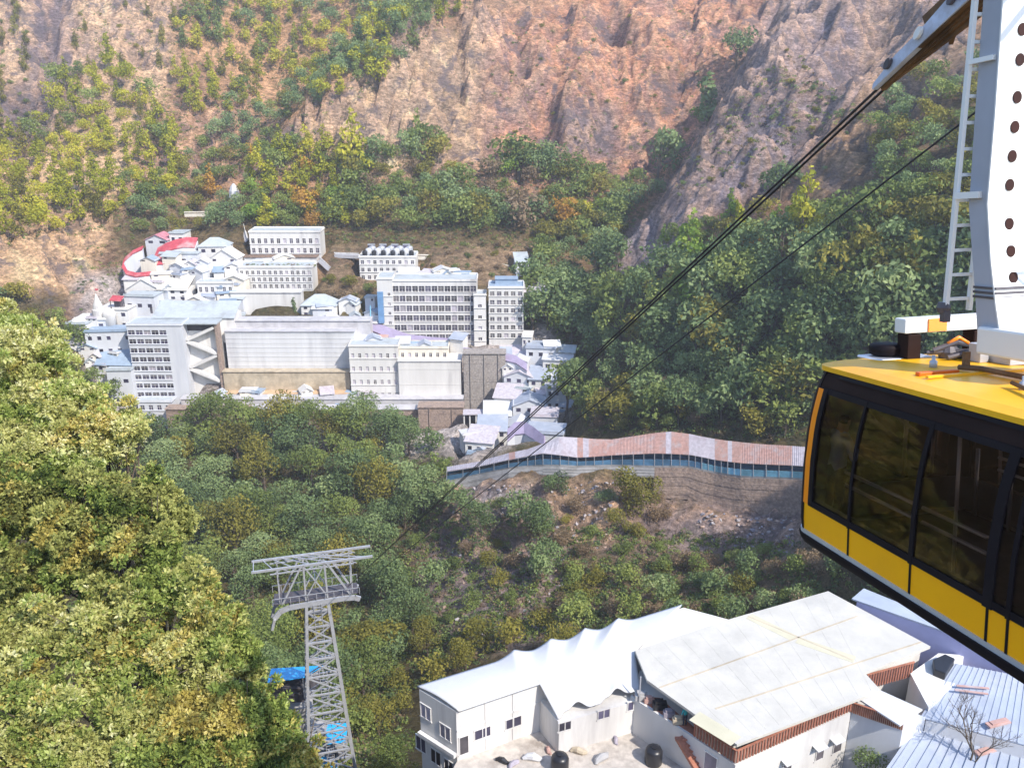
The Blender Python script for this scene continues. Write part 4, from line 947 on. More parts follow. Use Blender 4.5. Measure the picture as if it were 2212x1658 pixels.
for sy in (-1.2,1.2):
    k = MB(); k.bar((-7.0,sy,H0+5.3),(6.8,sy,H0+5.3),.2,.26); k.bar((-5.0,sy,H0+4.7),(4.6,sy,H0+4.7),.12)
    for j in range(5): k.bar((-4.6+1.9*j,sy,H0+4.7),(-3.65+1.9*j,sy,H0+5.2),.08); k.bar((-3.65+1.9*j,sy,H0+5.2),(-2.7+1.9*j,sy,H0+4.7),.08)
    k.build('crossarm', M['steel'], e)
k = MB()
for j in range(7): k.bar((-6.8+j*2.2,-1.2,H0+5.28),(-6.8+j*1.04,1.2,H0+5.28),.1)
k.build('arm_grating', M['steel'], e)
TW_M = Matrix.Translation(e.location) @ Matrix.Rotation(R_(15), 4, 'Z')
# ---------------- ropes ----------------
def rope(label, a, b, r, sag, group, n=28):
    a, b = Vector(a), Vector(b); o = b.copy(); P = []
    for i in range(n+1):
        t = (i/n)**1.0; p = a.lerp(b, t); p.z -= sag*4*t*(1-t); P.append(p-o)
    k = MB(); k.tube(P, r, 8); x = k.build('ropeway_cable', M['rope_steel'], smooth=True); x.location = o
    return tag(x, label, 'cable', group)
TA = TW_M @ Vector((3.6, 0, H0+.9)); TB = TW_M @ Vector((4.9, 0, H0+.5))
NA = pt(2104, 6, 11.0); dv = (NA-TA).normalized(); rt = Vector((.95,.3,0))
for j, (off, up, lb) in enumerate([(.14,.0,'thick dark track rope running from the top right corner down to the lattice tower'),(.25,-.0,'dark track rope close to the right of the thick one, toward the lattice tower')]):
    s = NA+rt*(off-.2)+Vector((0,0,up)); q = TA+rt*(off*.6)
    rope(lb, s+(s-q).normalized()*9, q, .019, 0, 'ropes of the near ropeway lane')
NB = pt(2082, 262, 24); 
rope('single thinner dark rope crossing behind the ladder toward the lattice tower', NB+(NB-TB)*.12, TB, .03, 0, None)
# ---------------- cable car ----------------
from mathutils import Euler
CE = (0, -.179, -1.370); CO = Vector((3.782, 10.265, -5.904))+Euler(CE).to_matrix() @ Vector((-.13, 0, 0))
car = empty('cable_car', CO, label='yellow cable car cabin with tinted windows at the right', cat='cable car'); car.rotation_euler = CE
from mathutils import Euler
CM = Matrix.Translation(CO) @ Euler(CE).to_matrix().to_4x4(); CI = CM.inverted()
LC, WC = 6.7, 2.5
def loc(px, py, axis, val):
    o = CI @ Vector((0,0,0)); d = (CI @ pt(px, py, 5.0))-o; t = (val-o[axis])/d[axis]; return o+d*t
HL = [(0,.05,.04),(.06,.01,.01),(.14,0,0),(.5,0,0),(1.1,.015,.015),(1.6,.05,.05),(1.95,.10,.10),(2.15,.13,.14),(2.27,.19,.19)]
def inset(h):
    for (a, x0, y0), (b, x1, y1) in zip(HL, HL[1:]):
        if h <= b: t = (h-a)/(b-a); return x0+(x1-x0)*t, y0+(y1-y0)*t
    return HL[-1][1:]
RC = .26
def ring(h, grow=0):
    ix, iy = inset(h); ix -= grow; iy -= grow; P = []
    for cx, cy, a0 in ((ix+RC, iy+RC, 180), (LC-ix-RC, iy+RC, 270), (LC-ix-RC, WC-iy-RC, 0), (ix+RC, WC-iy-RC, 90)):
        for k in range(7): a = R_(a0+15*k); P.append((cx+RC*math.cos(a), cy+RC*math.sin(a), h))
    return P
def band(name, h0, h1, m, parent=car, grow=0, n=3, top=False, bottom=False):
    k = MB(); rs = [ring(h0+(h1-h0)*i/n, grow) for i in range(n+1)]; N = len(rs[0]); b = 0
    for r in rs: k.v += r
    for i in range(n):
        for j in range(N): k.f.append([i*N+j, i*N+(j+1)%N, (i+1)*N+(j+1)%N, (i+1)*N+j]); k.mi.append(0)
    if top: k.f.append([n*N+j for j in range(N)]); k.mi.append(0)
    if bottom: k.f.append([j for j in reversed(range(N))]); k.mi.append(0)
    return k.build(name, M[m], parent, smooth=not (top or bottom))
band('bottom_rail', 0, .13, 'cabin_black', grow=.03, bottom=True, top=True)
band('sill', .131, .185, 'cabin_silver', grow=.015, n=1, top=True, bottom=True)
lp = band('lower_panel', .186, .555, 'cabin_yellow')
gl = band('window_band', .555, 2.05, 'tinted_glass', n=6)
band('upper_band', 2.05, 2.27, 'cabin_brown')
def surf(s, h, off, far=False, end=False):
    ix, iy = inset(h)
    if s < RC: y = iy+RC-math.sqrt(max(0, RC*RC-(RC-s)**2))
    elif s > LC-2*ix-RC: q = s-(LC-2*ix-RC); y = iy+RC-math.sqrt(max(0, RC*RC-min(q, RC)**2))
    else: y = iy
    nx = -(RC-s)/RC if s < RC else 0; ny = -math.sqrt(max(0, 1-nx*nx))
    y2 = y+ny*off; x2 = ix+s+nx*off
    return (x2, WC-y2 if far else y2, h)
def sstrip(name, s0, s1, h0, h1, m, off=.02, parent=car, far=False, ns=4, nh=8, lean=None):
    k = MB(); g = [[surf(s0+(s1-s0)*i/ns+(lean or 0)*(j/nh-.5), h0+(h1-h0)*j/nh, off, far) for i in range(ns+1)] for j in range(nh+1)]
    gi = [[surf(s0+(s1-s0)*i/ns+(lean or 0)*(j/nh-.5), h0+(h1-h0)*j/nh, .002, far) for i in range(ns+1)] for j in range(nh+1)]
    A = [p for r in g for p in r]; B = [p for r in gi for p in r]; w = ns+1; n = len(A); fs = []
    for j in range(nh):
        for i in range(ns): a = j*w+i; fs.append((a,a+1,a+w+1,a+w)); fs.append((n+a,n+a+w,n+a+w+1,n+a+1))
    for j in range(nh): a = j*w; fs.append((a, a+w, n+a+w, n+a)); a = j*w+ns; fs.append((a, n+a, n+a+w, a+w))
    for i in range(ns): fs.append((i, n+i, n+i+1, i+1)); a = nh*w+i; fs.append((a, a+1, n+a+1, n+a))
    k._add(A+B, fs); return k.build(name, M[m], parent)
for far in (False, True):
    sstrip('corner_trim', .0, .215, .03, 2.27, 'cabin_black', far=far, off=.022, ns=6)
    sstrip('corner_stripe', .22, .335, .54, 2.05, 'cabin_orange', far=far, off=.016)
    sstrip('window_frame', .34, .43, .55, 2.06, 'cabin_black', far=far)
    for s, w in ((1.25,.04),(2.41,.06),(3.55,.12),(3.81,.05),(4.7,.06),(5.6,.06)):
        sstrip('window_post', s-w/2, s+w/2, .52, 2.06, 'cabin_black', far=far, ns=1)
        sstrip('panel_joint', s-.016, s+.016, .13, .535, 'cabin_black', far=far, ns=1, off=.008)
    sstrip('window_sill', .34, LC-.4, .53, .61, 'cabin_black', far=far, ns=12, nh=2, off=.016)
    sstrip('window_head', .2, LC-.4, 2.0, 2.07, 'cabin_black', far=far, ns=12, nh=2, off=.014)
    sstrip('rain_gutter', .1, LC-.4, 2.22, 2.265, 'cabin_black', far=far, ns=12, nh=1, off=.03)
# roof
k = MB(); r0 = ring(2.272, .05); r1 = ring(2.272, .02); N = len(r0)
L1 = [(x, y, 2.33) for x, y, z in r0]; L2 = [(x+(LC/2-x)*.05, y+(WC/2-y)*.12, 2.375) for x, y, z in r0]; L3 = [(x+(LC/2-x)*.2, y+(WC/2-y)*.5, 2.40) for x, y, z in r0]
k.v += r0+L1+L2+L3
for i in range(3):
    for j in range(N): k.f.append([i*N+j, i*N+(j+1)%N, (i+1)*N+(j+1)%N, (i+1)*N+j]); k.mi.append(0)
k.f.append([3*N+j for j in range(N)]); k.mi.append(0); k.f.append([j for j in reversed(range(N))]); k.mi.append(0)
rf = k.build('roof', M['cabin_roof_yellow'], car)
for x in (1.9, 3.9, 5.2): MB().box(x, x+.05, .45, WC-.45, 2.40, 2.425).build('roof_rib', M['cabin_roof_yellow'], rf)
MB().box(1.68, 1.76, .48, .98, 2.375, 2.43).build('roof_stripe', M['cabin_red_mark'], rf, bevel=.01)
MB().box(.12, .62, .75, 1.5, 2.36, 2.40).build('roof_hatch', M['cabin_silver'], rf, bevel=.02)
k = MB(); c = (.34, 1.02, 2.40); k.lathe([(.14,0),(.20,.03),(.21,.12),(.19,.15),(.1,.16)], 20, c); k.build('roof_vent', M['cabin_black'], car, smooth=True)
k = MB(); k.box(.46, .68, 1.04, 2.3, 2.71, 2.89); k.build('suspension_beam', M['hanger_paint'], car, bevel=.015)
k = MB(); k.box(.47, .69, 1.08, 1.26, 2.39, 2.697); k.build('beam_post', M['cabin_brown'], car, bevel=.01)
k = MB(); k.box(.47, .69, 2.0, 2.2, 2.35, 2.697); k.build('beam_post', M['cabin_brown'], car, bevel=.01)
k = MB(); k.box(.683, .70, 1.35, 1.6, 2.72, 2.88); k.build('warning_plate', M['cabin_orange'], car)
k = MB(); k.tube([(.8,1.35,2.5),(.9,1.6,2.6),(.85,1.9,2.52)], .035); k.tube([(.75,1.3,2.47),(1.0,1.7,2.5),(1.0,2.1,2.46)], .028); k.tube([(1.0,1.4,2.44),(1.1,1.75,2.52),(1.0,2.0,2.45)], .03); k.lathe([(.11,0),(.13,.08),(.09,.15)], 12, (.82,1.55,2.4)); k.lathe([(.09,0),(.09,.14),(.05,.18)], 10, (.9,1.85,2.4)); k.box(.8,.95,1.62,1.75,2.4,2.5); k.build('damper_gear', M['dark_steel'], car, smooth=False)
k = MB(); k.tube([(.86,1.5,2.58),(.9,1.62,2.66),(.9,1.75,2.58)], .025); k.build('lifting_eye', M['cabin_orange'], car, smooth=True)
k = MB(); k.box(1.0,1.6,1.75,2.2,2.40,2.5); k.box(1.1,1.3,1.6,1.72,2.4,2.62); k.build('gear_box', M['steel'], car, bevel=.01)
k = MB(); k.bar((1.7,1.1,2.42),(1.7,1.1,2.62),.06); k.tube([(1.65,1.05,2.44),(1.9,1.15,2.45),(2.6,1.2,2.44)], .03); k.build('latch', M['rusty_steel'], car)
k = MB(); k.tube([(2.75,.8,2.46),(3.5,.55,2.44),(4.6,.6,2.46),(5.5,.8,2.44)], .022); k.tube([(3.0,.95,2.46),(3.9,.9,2.5),(5.0,1.0,2.45)], .03); k.build('cable_conduit', M['rusty_steel'], car, smooth=True)
for x, y in ((1.35,.95),(2.85,.85),(3.6,.75),(4.4,.85)):
    k = MB(); k.lathe([(.045,0),(.045,.07),(.02,.09),(.02,.14)], 10, (x,y,2.4)); k.build('roof_fitting', M['steel'], car, smooth=True)
# interior
for h0_, h1_ in ((.2,.64),(2.06,2.2)): band('inner_lining', h0_, h1_, 'interior_grey', grow=-.05)
k = MB(); k.box(.2, LC-.2, .12, WC-.12, .15, .19); k.build('floor', M['interior_grey'], car)
k = MB(); k.box(.3, LC-.3, .3, WC-.3, 2.2, 2.24); k.build('ceiling', M['cabin_brown'], car)
k = MB()
for y in (.16, WC-.22):
    for z in (1.10, .94): k.tube([(.9,y,z),(2.2,y,z)], .022); k.tube([(2.35,y,z),(3.3,y,z)], .022)
for x in (.5,1.1,2.27,3.4,4.6): k.bar((x,WC-.2,.2),(x,WC-.2,1.12),.035)
k.build('handrail', M['cabin_silver'], car, smooth=True)
k = MB(); k.tube([(2.3,.6,.2),(2.3,.6,2.2)], .02); k.tube([(4.3,1.3,.2),(4.3,1.3,2.2)], .02); k.build('grab_pole', M['cabin_silver'], car, smooth=True)
# hanger
YH = 1.02; HW = .44
edgeL = [(2132,-120),(2105,250),(2092,450),(2100,560),(2106,640),(2112,752)]
edgeR = [(2176,-120),(2150,250),(2134,440),(2141,560),(2152,660),(2168,768)]
PL = [loc(a, b, 1, YH) for a, b in edgeL]; PR = [loc(a, b, 1, YH) for a, b in edgeR]
PL = [(p.x, p.z) for p in PL]; PR = [(p.x, p.z) for p in PR]
sl_ = lambda P, z: next((a[0]+(b[0]-a[0])*(z-a[1])/(b[1]-a[1]) for a, b in zip(P, P[1:]) if b[1] <= z <= a[1]), P[-1][0])
ztop = PL[0][1]; 
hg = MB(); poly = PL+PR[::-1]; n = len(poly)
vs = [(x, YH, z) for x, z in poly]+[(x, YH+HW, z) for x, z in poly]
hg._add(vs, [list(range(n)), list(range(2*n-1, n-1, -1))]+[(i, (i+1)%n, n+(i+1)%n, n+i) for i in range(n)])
hx = hg.build('hanger', M['hanger_shaded_side'], car, bevel=.01)
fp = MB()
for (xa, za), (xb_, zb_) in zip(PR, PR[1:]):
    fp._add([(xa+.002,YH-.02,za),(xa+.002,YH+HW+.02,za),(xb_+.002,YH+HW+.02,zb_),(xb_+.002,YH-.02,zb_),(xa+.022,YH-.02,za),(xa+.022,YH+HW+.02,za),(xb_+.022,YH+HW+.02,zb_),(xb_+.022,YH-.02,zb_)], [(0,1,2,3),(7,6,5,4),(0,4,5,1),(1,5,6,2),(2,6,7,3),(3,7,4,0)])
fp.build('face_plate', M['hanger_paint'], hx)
HOLES = [(2206,65),(2198,130),(2189,211),(2182,275),(2175,338),(2166,400),(2167,484),(2172,543),(2178,600)]
for a, b in HOLES:
    xb = PR[2][0]
    for _ in range(12):
        p = loc(a, b, 0, xb); xb = .5*xb+.5*sl_(PR, min(max(p.z, PR[-1][1]), PR[0][1]))
    k = MB(); N = 18
    k.v += [(xb+.034, YH+HW*.5+.05*math.cos(6.283*i/N), p.z+.062*math.sin(6.283*i/N)) for i in range(N)]+[(xb-.02, YH+HW*.5+.05*math.cos(6.283*i/N), p.z+.062*math.sin(6.283*i/N)) for i in range(N)]
    k.f += [list(range(N)), list(range(2*N-1, N-1, -1))]+[[i, (i+1)%N, N+(i+1)%N, N+i] for i in range(N)]; k.mi += [0]*(N+2)
    k.build('hanger_hole', M['hole_dark'], hx)
zb0 = PR[-1][1]; xb0 = PR[-1][0]
k = MB(); k.box(xb0-.35, xb0+.5, YH-.06, YH+HW+.35, zb0-.02, zb0+.28); k.build('hanger_foot', M['hanger_paint'], hx, bevel=.03)
k = MB(); zc = loc(2106, 632, 1, YH).z
for i in range(3): k.box(sl_(PL, zc)-.012, sl_(PR, zc)+.03, YH-.014, YH+HW+.014, zc-.05+i*.05, zc-.025+i*.05)
k.build('hanger_clamp', M['dark_steel'], hx)
k = MB(); k.tube([(xb0+.05, YH+HW+.02, zc+.28),(xb0+.1, YH+HW-.06, zc+.45),(xb0+.1, YH+HW+.3, zc+.47)], .018); k.build('hose', M['steel'], hx)
# ladder on the hanger
A = loc(2112, -60, 1, YH-.08); B = loc(2042, 672, 1, YH-.08)
lad = MB()
for dy in (0, .30): lad.bar(A+Vector((0,dy,0)), B+Vector((0,dy,0)), .055, .045)
nr = 13
for i in range(nr): p = B.lerp(A, (i+.5)/nr); lad.bar(p, p+Vector((0,.30,0)), .035)
lad.bar(B.lerp(A,.36), B.lerp(A,.36)+Vector((.3,.06,0)), .07, .07); lad.bar(B.lerp(A,.75), B.lerp(A,.75)+Vector((.3,.06,0)), .05)
lad.build('ladder', M['hanger_paint'], car)
k = MB(); k.bar(B, B-Vector((0,0,.12)), .08); k.lathe([(.06,0),(.08,.06),(.06,.12)], 10, tuple(B+Vector((-.03,0,-.02)))); k.build('ladder_foot', M['dark_steel'], car)
# carriage above, running on the ropes
ro = NA+Vector((0,0,.02)); k = MB()
dd = (NA-TA).normalized()

T0 = TA+rt*.1; s0 = NA+rt*(-.02); tt = next(t for t in (i*.001 for i in range(1000)) if project(*(s0.lerp(T0, t)))[0] < 1905)
t1 = s0.lerp(T0, tt); up = Vector((0,0,1))
for w_, du, dr, th in ((.5,.10,-.10,.05),(.9,.0,.02,.07),(1.3,-.10,.06,.05),(.8,-.2,.16,.04)):
    k.bar(t1.lerp(s0, .02*w_)+up*du*.1, s0+dd*4+up*du*2.2+rt*dr*2, th, th*1.6)
for (px_, py_, L_) in ((2001,49,.0),(2020,62,.1),(1985,92,.1)):
    ti = pt(px_, py_, 11.6); k.bar(ti, ti+dd*8+Vector((.25,0,.1)), .07, .16)
for i in range(5): p = s0+dd*(i*.8); k.bar(p+up*.14-rt*.1, p-dd*.5-up*.12+rt*.15, .05, .1)
o_ = bpy.data.objects; cg = k.build('rope_carriage', M['rusty_steel']); tag(cg, 'rusty rope carriage frame in the top right corner above the hanger', 'carriage')
# light painted carriage body with its sheaves above the ropes
cb = empty('rope_carriage', t1, label='pale blue-white rope carriage with sheave housings riding on the dark ropes at top right', cat='carriage')
k = MB(); a0 = t1; b0_ = s0+dd*3.5; n_ = 12; side = rt.normalized()
ups = lambda f: Vector((0,0,.07+.15*min(1, f*4)+.10*f+(.05 if int(f*12+.5) % 3 == 1 else 0)))
for i in range(n_):
    f, g_ = i/n_, (i+1)/n_; p, q0 = a0.lerp(b0_, f), a0.lerp(b0_, g_)
    A, B = p-side*.14-Vector((0,0,.02)), q0-side*.14-Vector((0,0,.02)); w_ = side*.10
    k._add([A, B, B+ups(g_), A+ups(f), A+w_, B+w_, B+ups(g_)+w_, A+ups(f)+w_], [(0,1,2,3),(7,6,5,4),(0,4,5,1),(1,5,6,2),(2,6,7,3),(3,7,4,0)])
k.v = [tuple(Vector(v)-t1) for v in k.v]; k.build('side_plate', M['carriage_paint'], cb)
for i in range(9):
    f = (i+.6)/9; p = a0.lerp(b0_, f)+ups(f)*.62-side*.20-t1; k = MB(); N = 14; x_ = dd; y_ = Vector((0,0,1)); r_ = .06+.03*f
    k.v += [tuple(p+(x_*math.cos(6.283*t/N)+y_*math.sin(6.283*t/N))*r_) for t in range(N)]+[tuple(p+side*.05+(x_*math.cos(6.283*t/N)+y_*math.sin(6.283*t/N))*r_) for t in range(N)]
    k.f += [list(range(N)), list(range(2*N-1, N-1, -1))]+[[t, (t+1)%N, N+(t+1)%N, N+t] for t in range(N)]; k.mi += [0]*(N+2); k.build('sheave', M['hanger_paint' if i % 2 else 'dark_steel'], cb)
# ---------------- people ----------------
def person(loc_, rz, label, top, legs, arms='down', scale=1.0):
    e = empty('person', loc_, rz, label=label, cat='person'); e.scale = (scale,)*3
    me = bpy.data.meshes.new('body'); bm = bmesh.new(); L = bm.verts.layers.skin.new()
    V = {}
    def j(n, co, r, par=None, ry=None):
        v = bm.verts.new(co); v[L].radius = (r, ry or r); V[n] = v
        if par: bm.edges.new((V[par], v))
    j('pel', (0,0,.95), .15, None, .11); V['pel'][L].use_root = True
    j('wa', (0,0,1.1), .135, 'pel', .10); j('ch', (0,.01,1.32), .17, 'wa', .115); j('nk', (0,0,1.5), .058, 'ch'); j('hd', (0,-.02,1.62), .085, 'nk', .095); j('cr', (0,-.01,1.72), .075, 'hd')
    for s, q in ((1,'l'),(-1,'r')):
        j('sh'+q, (s*.19,0,1.42), .062, 'ch')
        if arms == 'crossed': j('el'+q, (s*.27,-.06,1.16), .047, 'sh'+q); j('wr'+q, (s*.02,-.24,1.18), .033, 'el'+q); j('ha'+q, (-s*.06,-.25,1.2), .035, 'wr'+q, .02)
        else: j('el'+q, (s*.27,.02,1.14), .045, 'sh'+q); j('wr'+q, (s*.28,-.08,.90), .03, 'el'+q); j('ha'+q, (s*.28,-.1,.80), .035, 'wr'+q, .018)
        j('hp'+q, (s*.09,0,.88), .10, 'pel'); j('kn'+q, (s*.11,-.02,.49), .062, 'hp'+q); j('an'+q, (s*.11,.02,.09), .042, 'kn'+q); j('to'+q, (s*.13,-.15,.035), .038, 'an'+q)
    bm.to_mesh(me); bm.free(); o = bpy.data.objects.new('body', me); COL.objects.link(o); o.parent = e
    o.modifiers.new('s', 'SKIN'); o.modifiers.new('u', 'SUBSURF').levels = 1
    dg = bpy.context.evaluated_depsgraph_get(); m2 = bpy.data.meshes.new_from_object(o.evaluated_get(dg)); o.modifiers.clear(); o.data = m2
    m2.materials.clear()
    for mm in ('skin', top, legs, 'hair'): m2.materials.append(M[mm])
    for p in m2.polygons:
        c = p.center; p.use_smooth = True
        d = abs(c.x)
        p.material_index = 2 if c.z < .98 and d < .22 else (0 if (c.z > 1.49 or (c.z < .95 and d > .24)) else 1)
        if c.z < .09: p.material_index = 3
        if c.z > 1.63 and (c.y > -.04 or c.z > 1.74): p.material_index = 3
    return e
pl = CM @ Vector((.36, .28, .19)); pe = person(pl, R_(100), 'passenger in a blue-grey jacket and dark trousers standing behind the first cabin window', 'jacket_blue', 'trousers_dark', 'crossed', .92)
pl = CM @ Vector((4.1, 1.2, .19)); person(pl, R_(200), 'passenger in dark clothes standing behind the right-hand cabin window', 'trousers_dark', 'trousers_dark', 'down', 1.0)
# ---------------- white building at lower right ----------------
ZR = -42.0
def vwall(a, b, z0, z1, th=.2, out=0):
    "points of a vertical wall slab through a,b (xy); outward = right-hand side of a->b"
    a, b = Vector((a[0],a[1],0)), Vector((b[0],b[1],0)); d = (b-a).normalized(); n = Vector((d.y,-d.x,0))
    A, B = a+n*out, b+n*out; C, D = B-n*th, A-n*th
    return [(A.x,A.y,z0),(B.x,B.y,z0),(C.x,C.y,z0),(D.x,D.y,z0),(A.x,A.y,z1),(B.x,B.y,z1),(C.x,C.y,z1),(D.x,D.y,z1)]
BF = [(0,3,2,1),(4,5,6,7),(0,1,5,4),(1,2,6,5),(2,3,7,6),(3,0,4,7)]
def hit_wall(px, py, a, b):
    r = pt(px, py, 1.0); d = Vector((b[0]-a[0], b[1]-a[1])); nx, ny = d.y, -d.x
    t = (a[0]*nx+a[1]*ny)/(r.x*nx+r.y*ny); p = r*t; s = ((p.x-a[0])*d.x+(p.y-a[1])*d.y)/d.length
    return s, p.z
def wall_win(e, o, a, b, px, py, w, h, m='dark_glass', name='window', panes=2):
    s, z = hit_wall(px, py, a, b); d = Vector((b[0]-a[0], b[1]-a[1])).normalized(); A = (a[0]+d.x*(s-w/2), a[1]+d.y*(s-w/2)); B = (a[0]+d.x*(s+w/2), a[1]+d.y*(s+w/2))
    k = MB(); k._add([Vector(v)-o for v in vwall(A, B, z-h/2, z+h/2, .05, .02)], BF); wn = k.build(name, M[m], e)
    k = MB()
    for (u0, u1, z0, z1) in [(-w/2-.06,w/2+.06,h/2,h/2+.08),(-w/2-.1,w/2+.1,-h/2-.1,-h/2)]+[(-w/2+w*i/panes-.03,-w/2+w*i/panes+.03,-h/2+.003,h/2-.003) for i in range(panes+1)]:
        A = (a[0]+d.x*(s+u0), a[1]+d.y*(s+u0)); B = (a[0]+d.x*(s+u1), a[1]+d.y*(s+u1)); k._add([Vector(v)-o for v in vwall(A, B, z+z0, z+z1, .1, .06)], BF)
    k.build('frame', M['white_wall'], wn)
q = lambda px, py, z: ptz(px, py, z)
A_, B_, C_ = q(905,1482,ZR), q(985,1530,ZR), q(1167,1469,ZR); T_, RB = q(1477,1306,ZR), q(1584,1334,ZR)
U_, R2 = q(1208,1549,ZR-1.3), q(1398,1497,ZR-1.3)
o = Vector((A_.x, A_.y, -56)); wb = empty('membrane_building', o, label='long white building with a peaked membrane roof beside the white roof slab', cat='building')
C2 = C_+(C_-B_)*1.15
k = MB(); k.prism([tuple((v-o)[:2]) for v in (A_, B_, C_, C2, RB, T_)], -56-o.z, ZR-.25-o.z)
k.prism([tuple((v-o)[:2]) for v in (C_+Vector((.02,-.02,0)), U_, R2, C2+Vector((0,-.02,0)))], -56-o.z+.01, ZR-1.75-o.z)
k.build('wall', M['white_wall'], wb)
d_ = (C_-B_).normalized(); 
k = MB(); k._add([Vector(v)-o for v in vwall(B_, C_, -44.0, -43.85, .06, .05)], BF); k._add([Vector(v)-o for v in vwall(A_, B_, -46.1, -45.8, .3, .35)], BF)
for f in (.33,.66): p = B_.lerp(C_, f); k._add([Vector(v)-o for v in vwall(p, p+d_*.1, -46.4, ZR-.3, .06, .05)], BF)
k.build('wall_trim', M['white_wall'], wb)
for px, py, w, h in ((920,1537,1.0,1.1),(962,1580,1.0,1.1),(910,1606,1.0,1.2),(942,1634,1.0,1.2),(970,1654,.9,1.0)): wall_win(wb, o, A_, B_, px, py, w, h, 'curtain' if py < 1600 else 'dark_glass')
for px, py, w, h in ((1042,1582,1.25,.8),(1109,1559,1.25,.8)): wall_win(wb, o, B_, C_, px, py, w, h)
wall_win(wb, o, B_, C_, 1002, 1608, .7, 1.5, 'shop_dark', 'door', 1)
for px, py in ((1220,1567),(1304,1541),(1368,1522)): wall_win(wb, o, U_, R2, px, py, .95, .7)
# membrane roof as one stretched surface with a row of peaks along the back
def smooth_peak(t, c, w): x = abs(t-c)/w; return max(0, 1-x)**1.8
N = 90; Mr = 16; g = []
for i in range(N+1):
    t = i/N; bk = A_.lerp(T_, t); bk = bk+(A_-B_).normalized()*.15; fr = B_.lerp(B_+(C_-B_)*2.22, t)+(B_-A_).normalized()*.25
    pk = sum(smooth_peak(t, c, .075) for c in (.335,.47,.60,.73)); row = []
    for j in range(Mr+1):
        s = j/Mr; p = bk.lerp(fr, s); p = p+Vector((0,0,.35*math.sin(math.pi*s)*.6+0.6*pk*(1-s)**1.6)); row.append(p)
    g.append(row)
k = MB(); k.v += [tuple(p-o) for r in g for p in r]+[tuple(p-o-Vector((0,0,.18))) for r in g for p in r]; w = Mr+1; nn = (N+1)*w
for i in range(N):
    for j in range(Mr): a = i*w+j; k.f.append([a,a+1,a+w+1,a+w]); k.f.append([nn+a,nn+a+w,nn+a+w+1,nn+a+1]); k.mi += [0,0]
for i in range(N):
    for j in (0, Mr): a = i*w+j; k.f.append([a, a+w, nn+a+w, nn+a]); k.mi.append(0)
for j in range(Mr):
    for i in (0, N): a = i*w+j; k.f.append([a, a+1, nn+a+1, nn+a]); k.mi.append(0)
k.build('membrane_roof', M['membrane'], wb, smooth=True)
# the two draped gables in front
low = [(1206,1551,-1.55),(1222,1533,-1.2),(1249,1513,-.75),(1274,1524,-1.25),(1293,1519,-1.25),(1312,1503,-1.0),(1333,1484,-.6),(1356,1494,-1.1),(1384,1492,-1.25)]
g = []
for i in range(41):
    t = i/40; x = t*(len(low)-1); a = min(int(x), len(low)-2); f = x-a; l0, l1 = low[a], low[a+1]; ff = f*f*(3-2*f)
    zl = l0[2]+(l1[2]-l0[2])*ff; P0 = q(l0[0]+(l1[0]-l0[0])*f, l0[1]+(l1[1]-l0[1])*ff, ZR+zl)
    tp_ = (C_-(C_-B_).normalized()*.2).lerp(C2+(C2-C_).normalized()*.5, t)+Vector((0,0,.12)); row = []
    for j in range(13):
        s = j/12; p = tp_.lerp(P0, s); hump = .18*math.sin(math.pi*s)*(1+math.cos(t*2*math.pi*2))*.3; row.append(p+Vector((0,0,hump-.10*math.sin(math.pi*s))))
    g.append(row)
k = MB(); w = 13; nn = 41*w; k.v += [tuple(p-o) for r in g for p in r]+[tuple(p-o-Vector((0,0,.1))) for r in g for p in r]
for i in range(40):
    for j in range(12): a = i*w+j; k.f.append([a,a+1,a+w+1,a+w]); k.f.append([nn+a,nn+a+w,nn+a+w+1,nn+a+1]); k.mi += [0,0]
for i in range(40): a = i*w+12; k.f.append([a, a+w, nn+a+w, nn+a]); k.mi.append(0)
for j in range(12):
    for i in (0, 40): a = i*w+j; k.f.append([a, a+1, nn+a+1, nn+a]); k.mi.append(0)
k.build('gable_canopy', M['membrane'], wb, smooth=True)
for px, py in ((1381,1470),):
    k = MB(); p = q(px, 1515, -43.4)-o; k.bar(p, p+Vector((0,0,2.2)), .08); k.build('vent_pipe', M['steel'], wb)
# slab-roofed building
SP_ = [(1372,1404),(1584,1334),(1789,1276),(2010,1395),(1868,1452),(1903,1490),(1592,1607),(1398,1468)]
ZS = ZR+.35; S = [q(a, b, ZS) for a, b in SP_]; cS = q(1700,1400,ZS); o2 = Vector((cS.x, cS.y, -50))
sb = empty('slab_building', o2, label='white building under a large flat white roof slab with slatted reddish parapet', cat='building')
k = MB(); k.prism([tuple((v-o2)[:2]) for v in S], ZS-.22-o2.z, ZS-o2.z); k.build('roof_slab', M['slab_roof'], sb)
def strip_on(e, o, a, b, w, z, h, m, name):
    k = MB(); A, B = q(*a, z)-o, q(*b, z)-o; d = (B-A).normalized(); n = Vector((-d.y, d.x, 0))*w/2
    k.sheet([A-n+Vector((0,0,h)), B-n+Vector((0,0,h)), B+n+Vector((0,0,h)), A+n+Vector((0,0,h))], h-.002); return k.build(name, M[m], e)
for a, b in (((1425,1484),(1852,1330)),((1545,1530),(1990,1386)),((1616,1330),(1842,1425))): strip_on(sb, o2, a, b, .12, ZS, .02, 'tan_wall', 'seam')
for a, b, w in (((1618,1330),(1716,1378),.9),((1722,1381),(1846,1424),.9),((1500,1545),(1590,1600),1.2)): strip_on(sb, o2, a, b, w, ZS, .012, 'yellow_stain', 'skylight_strip')
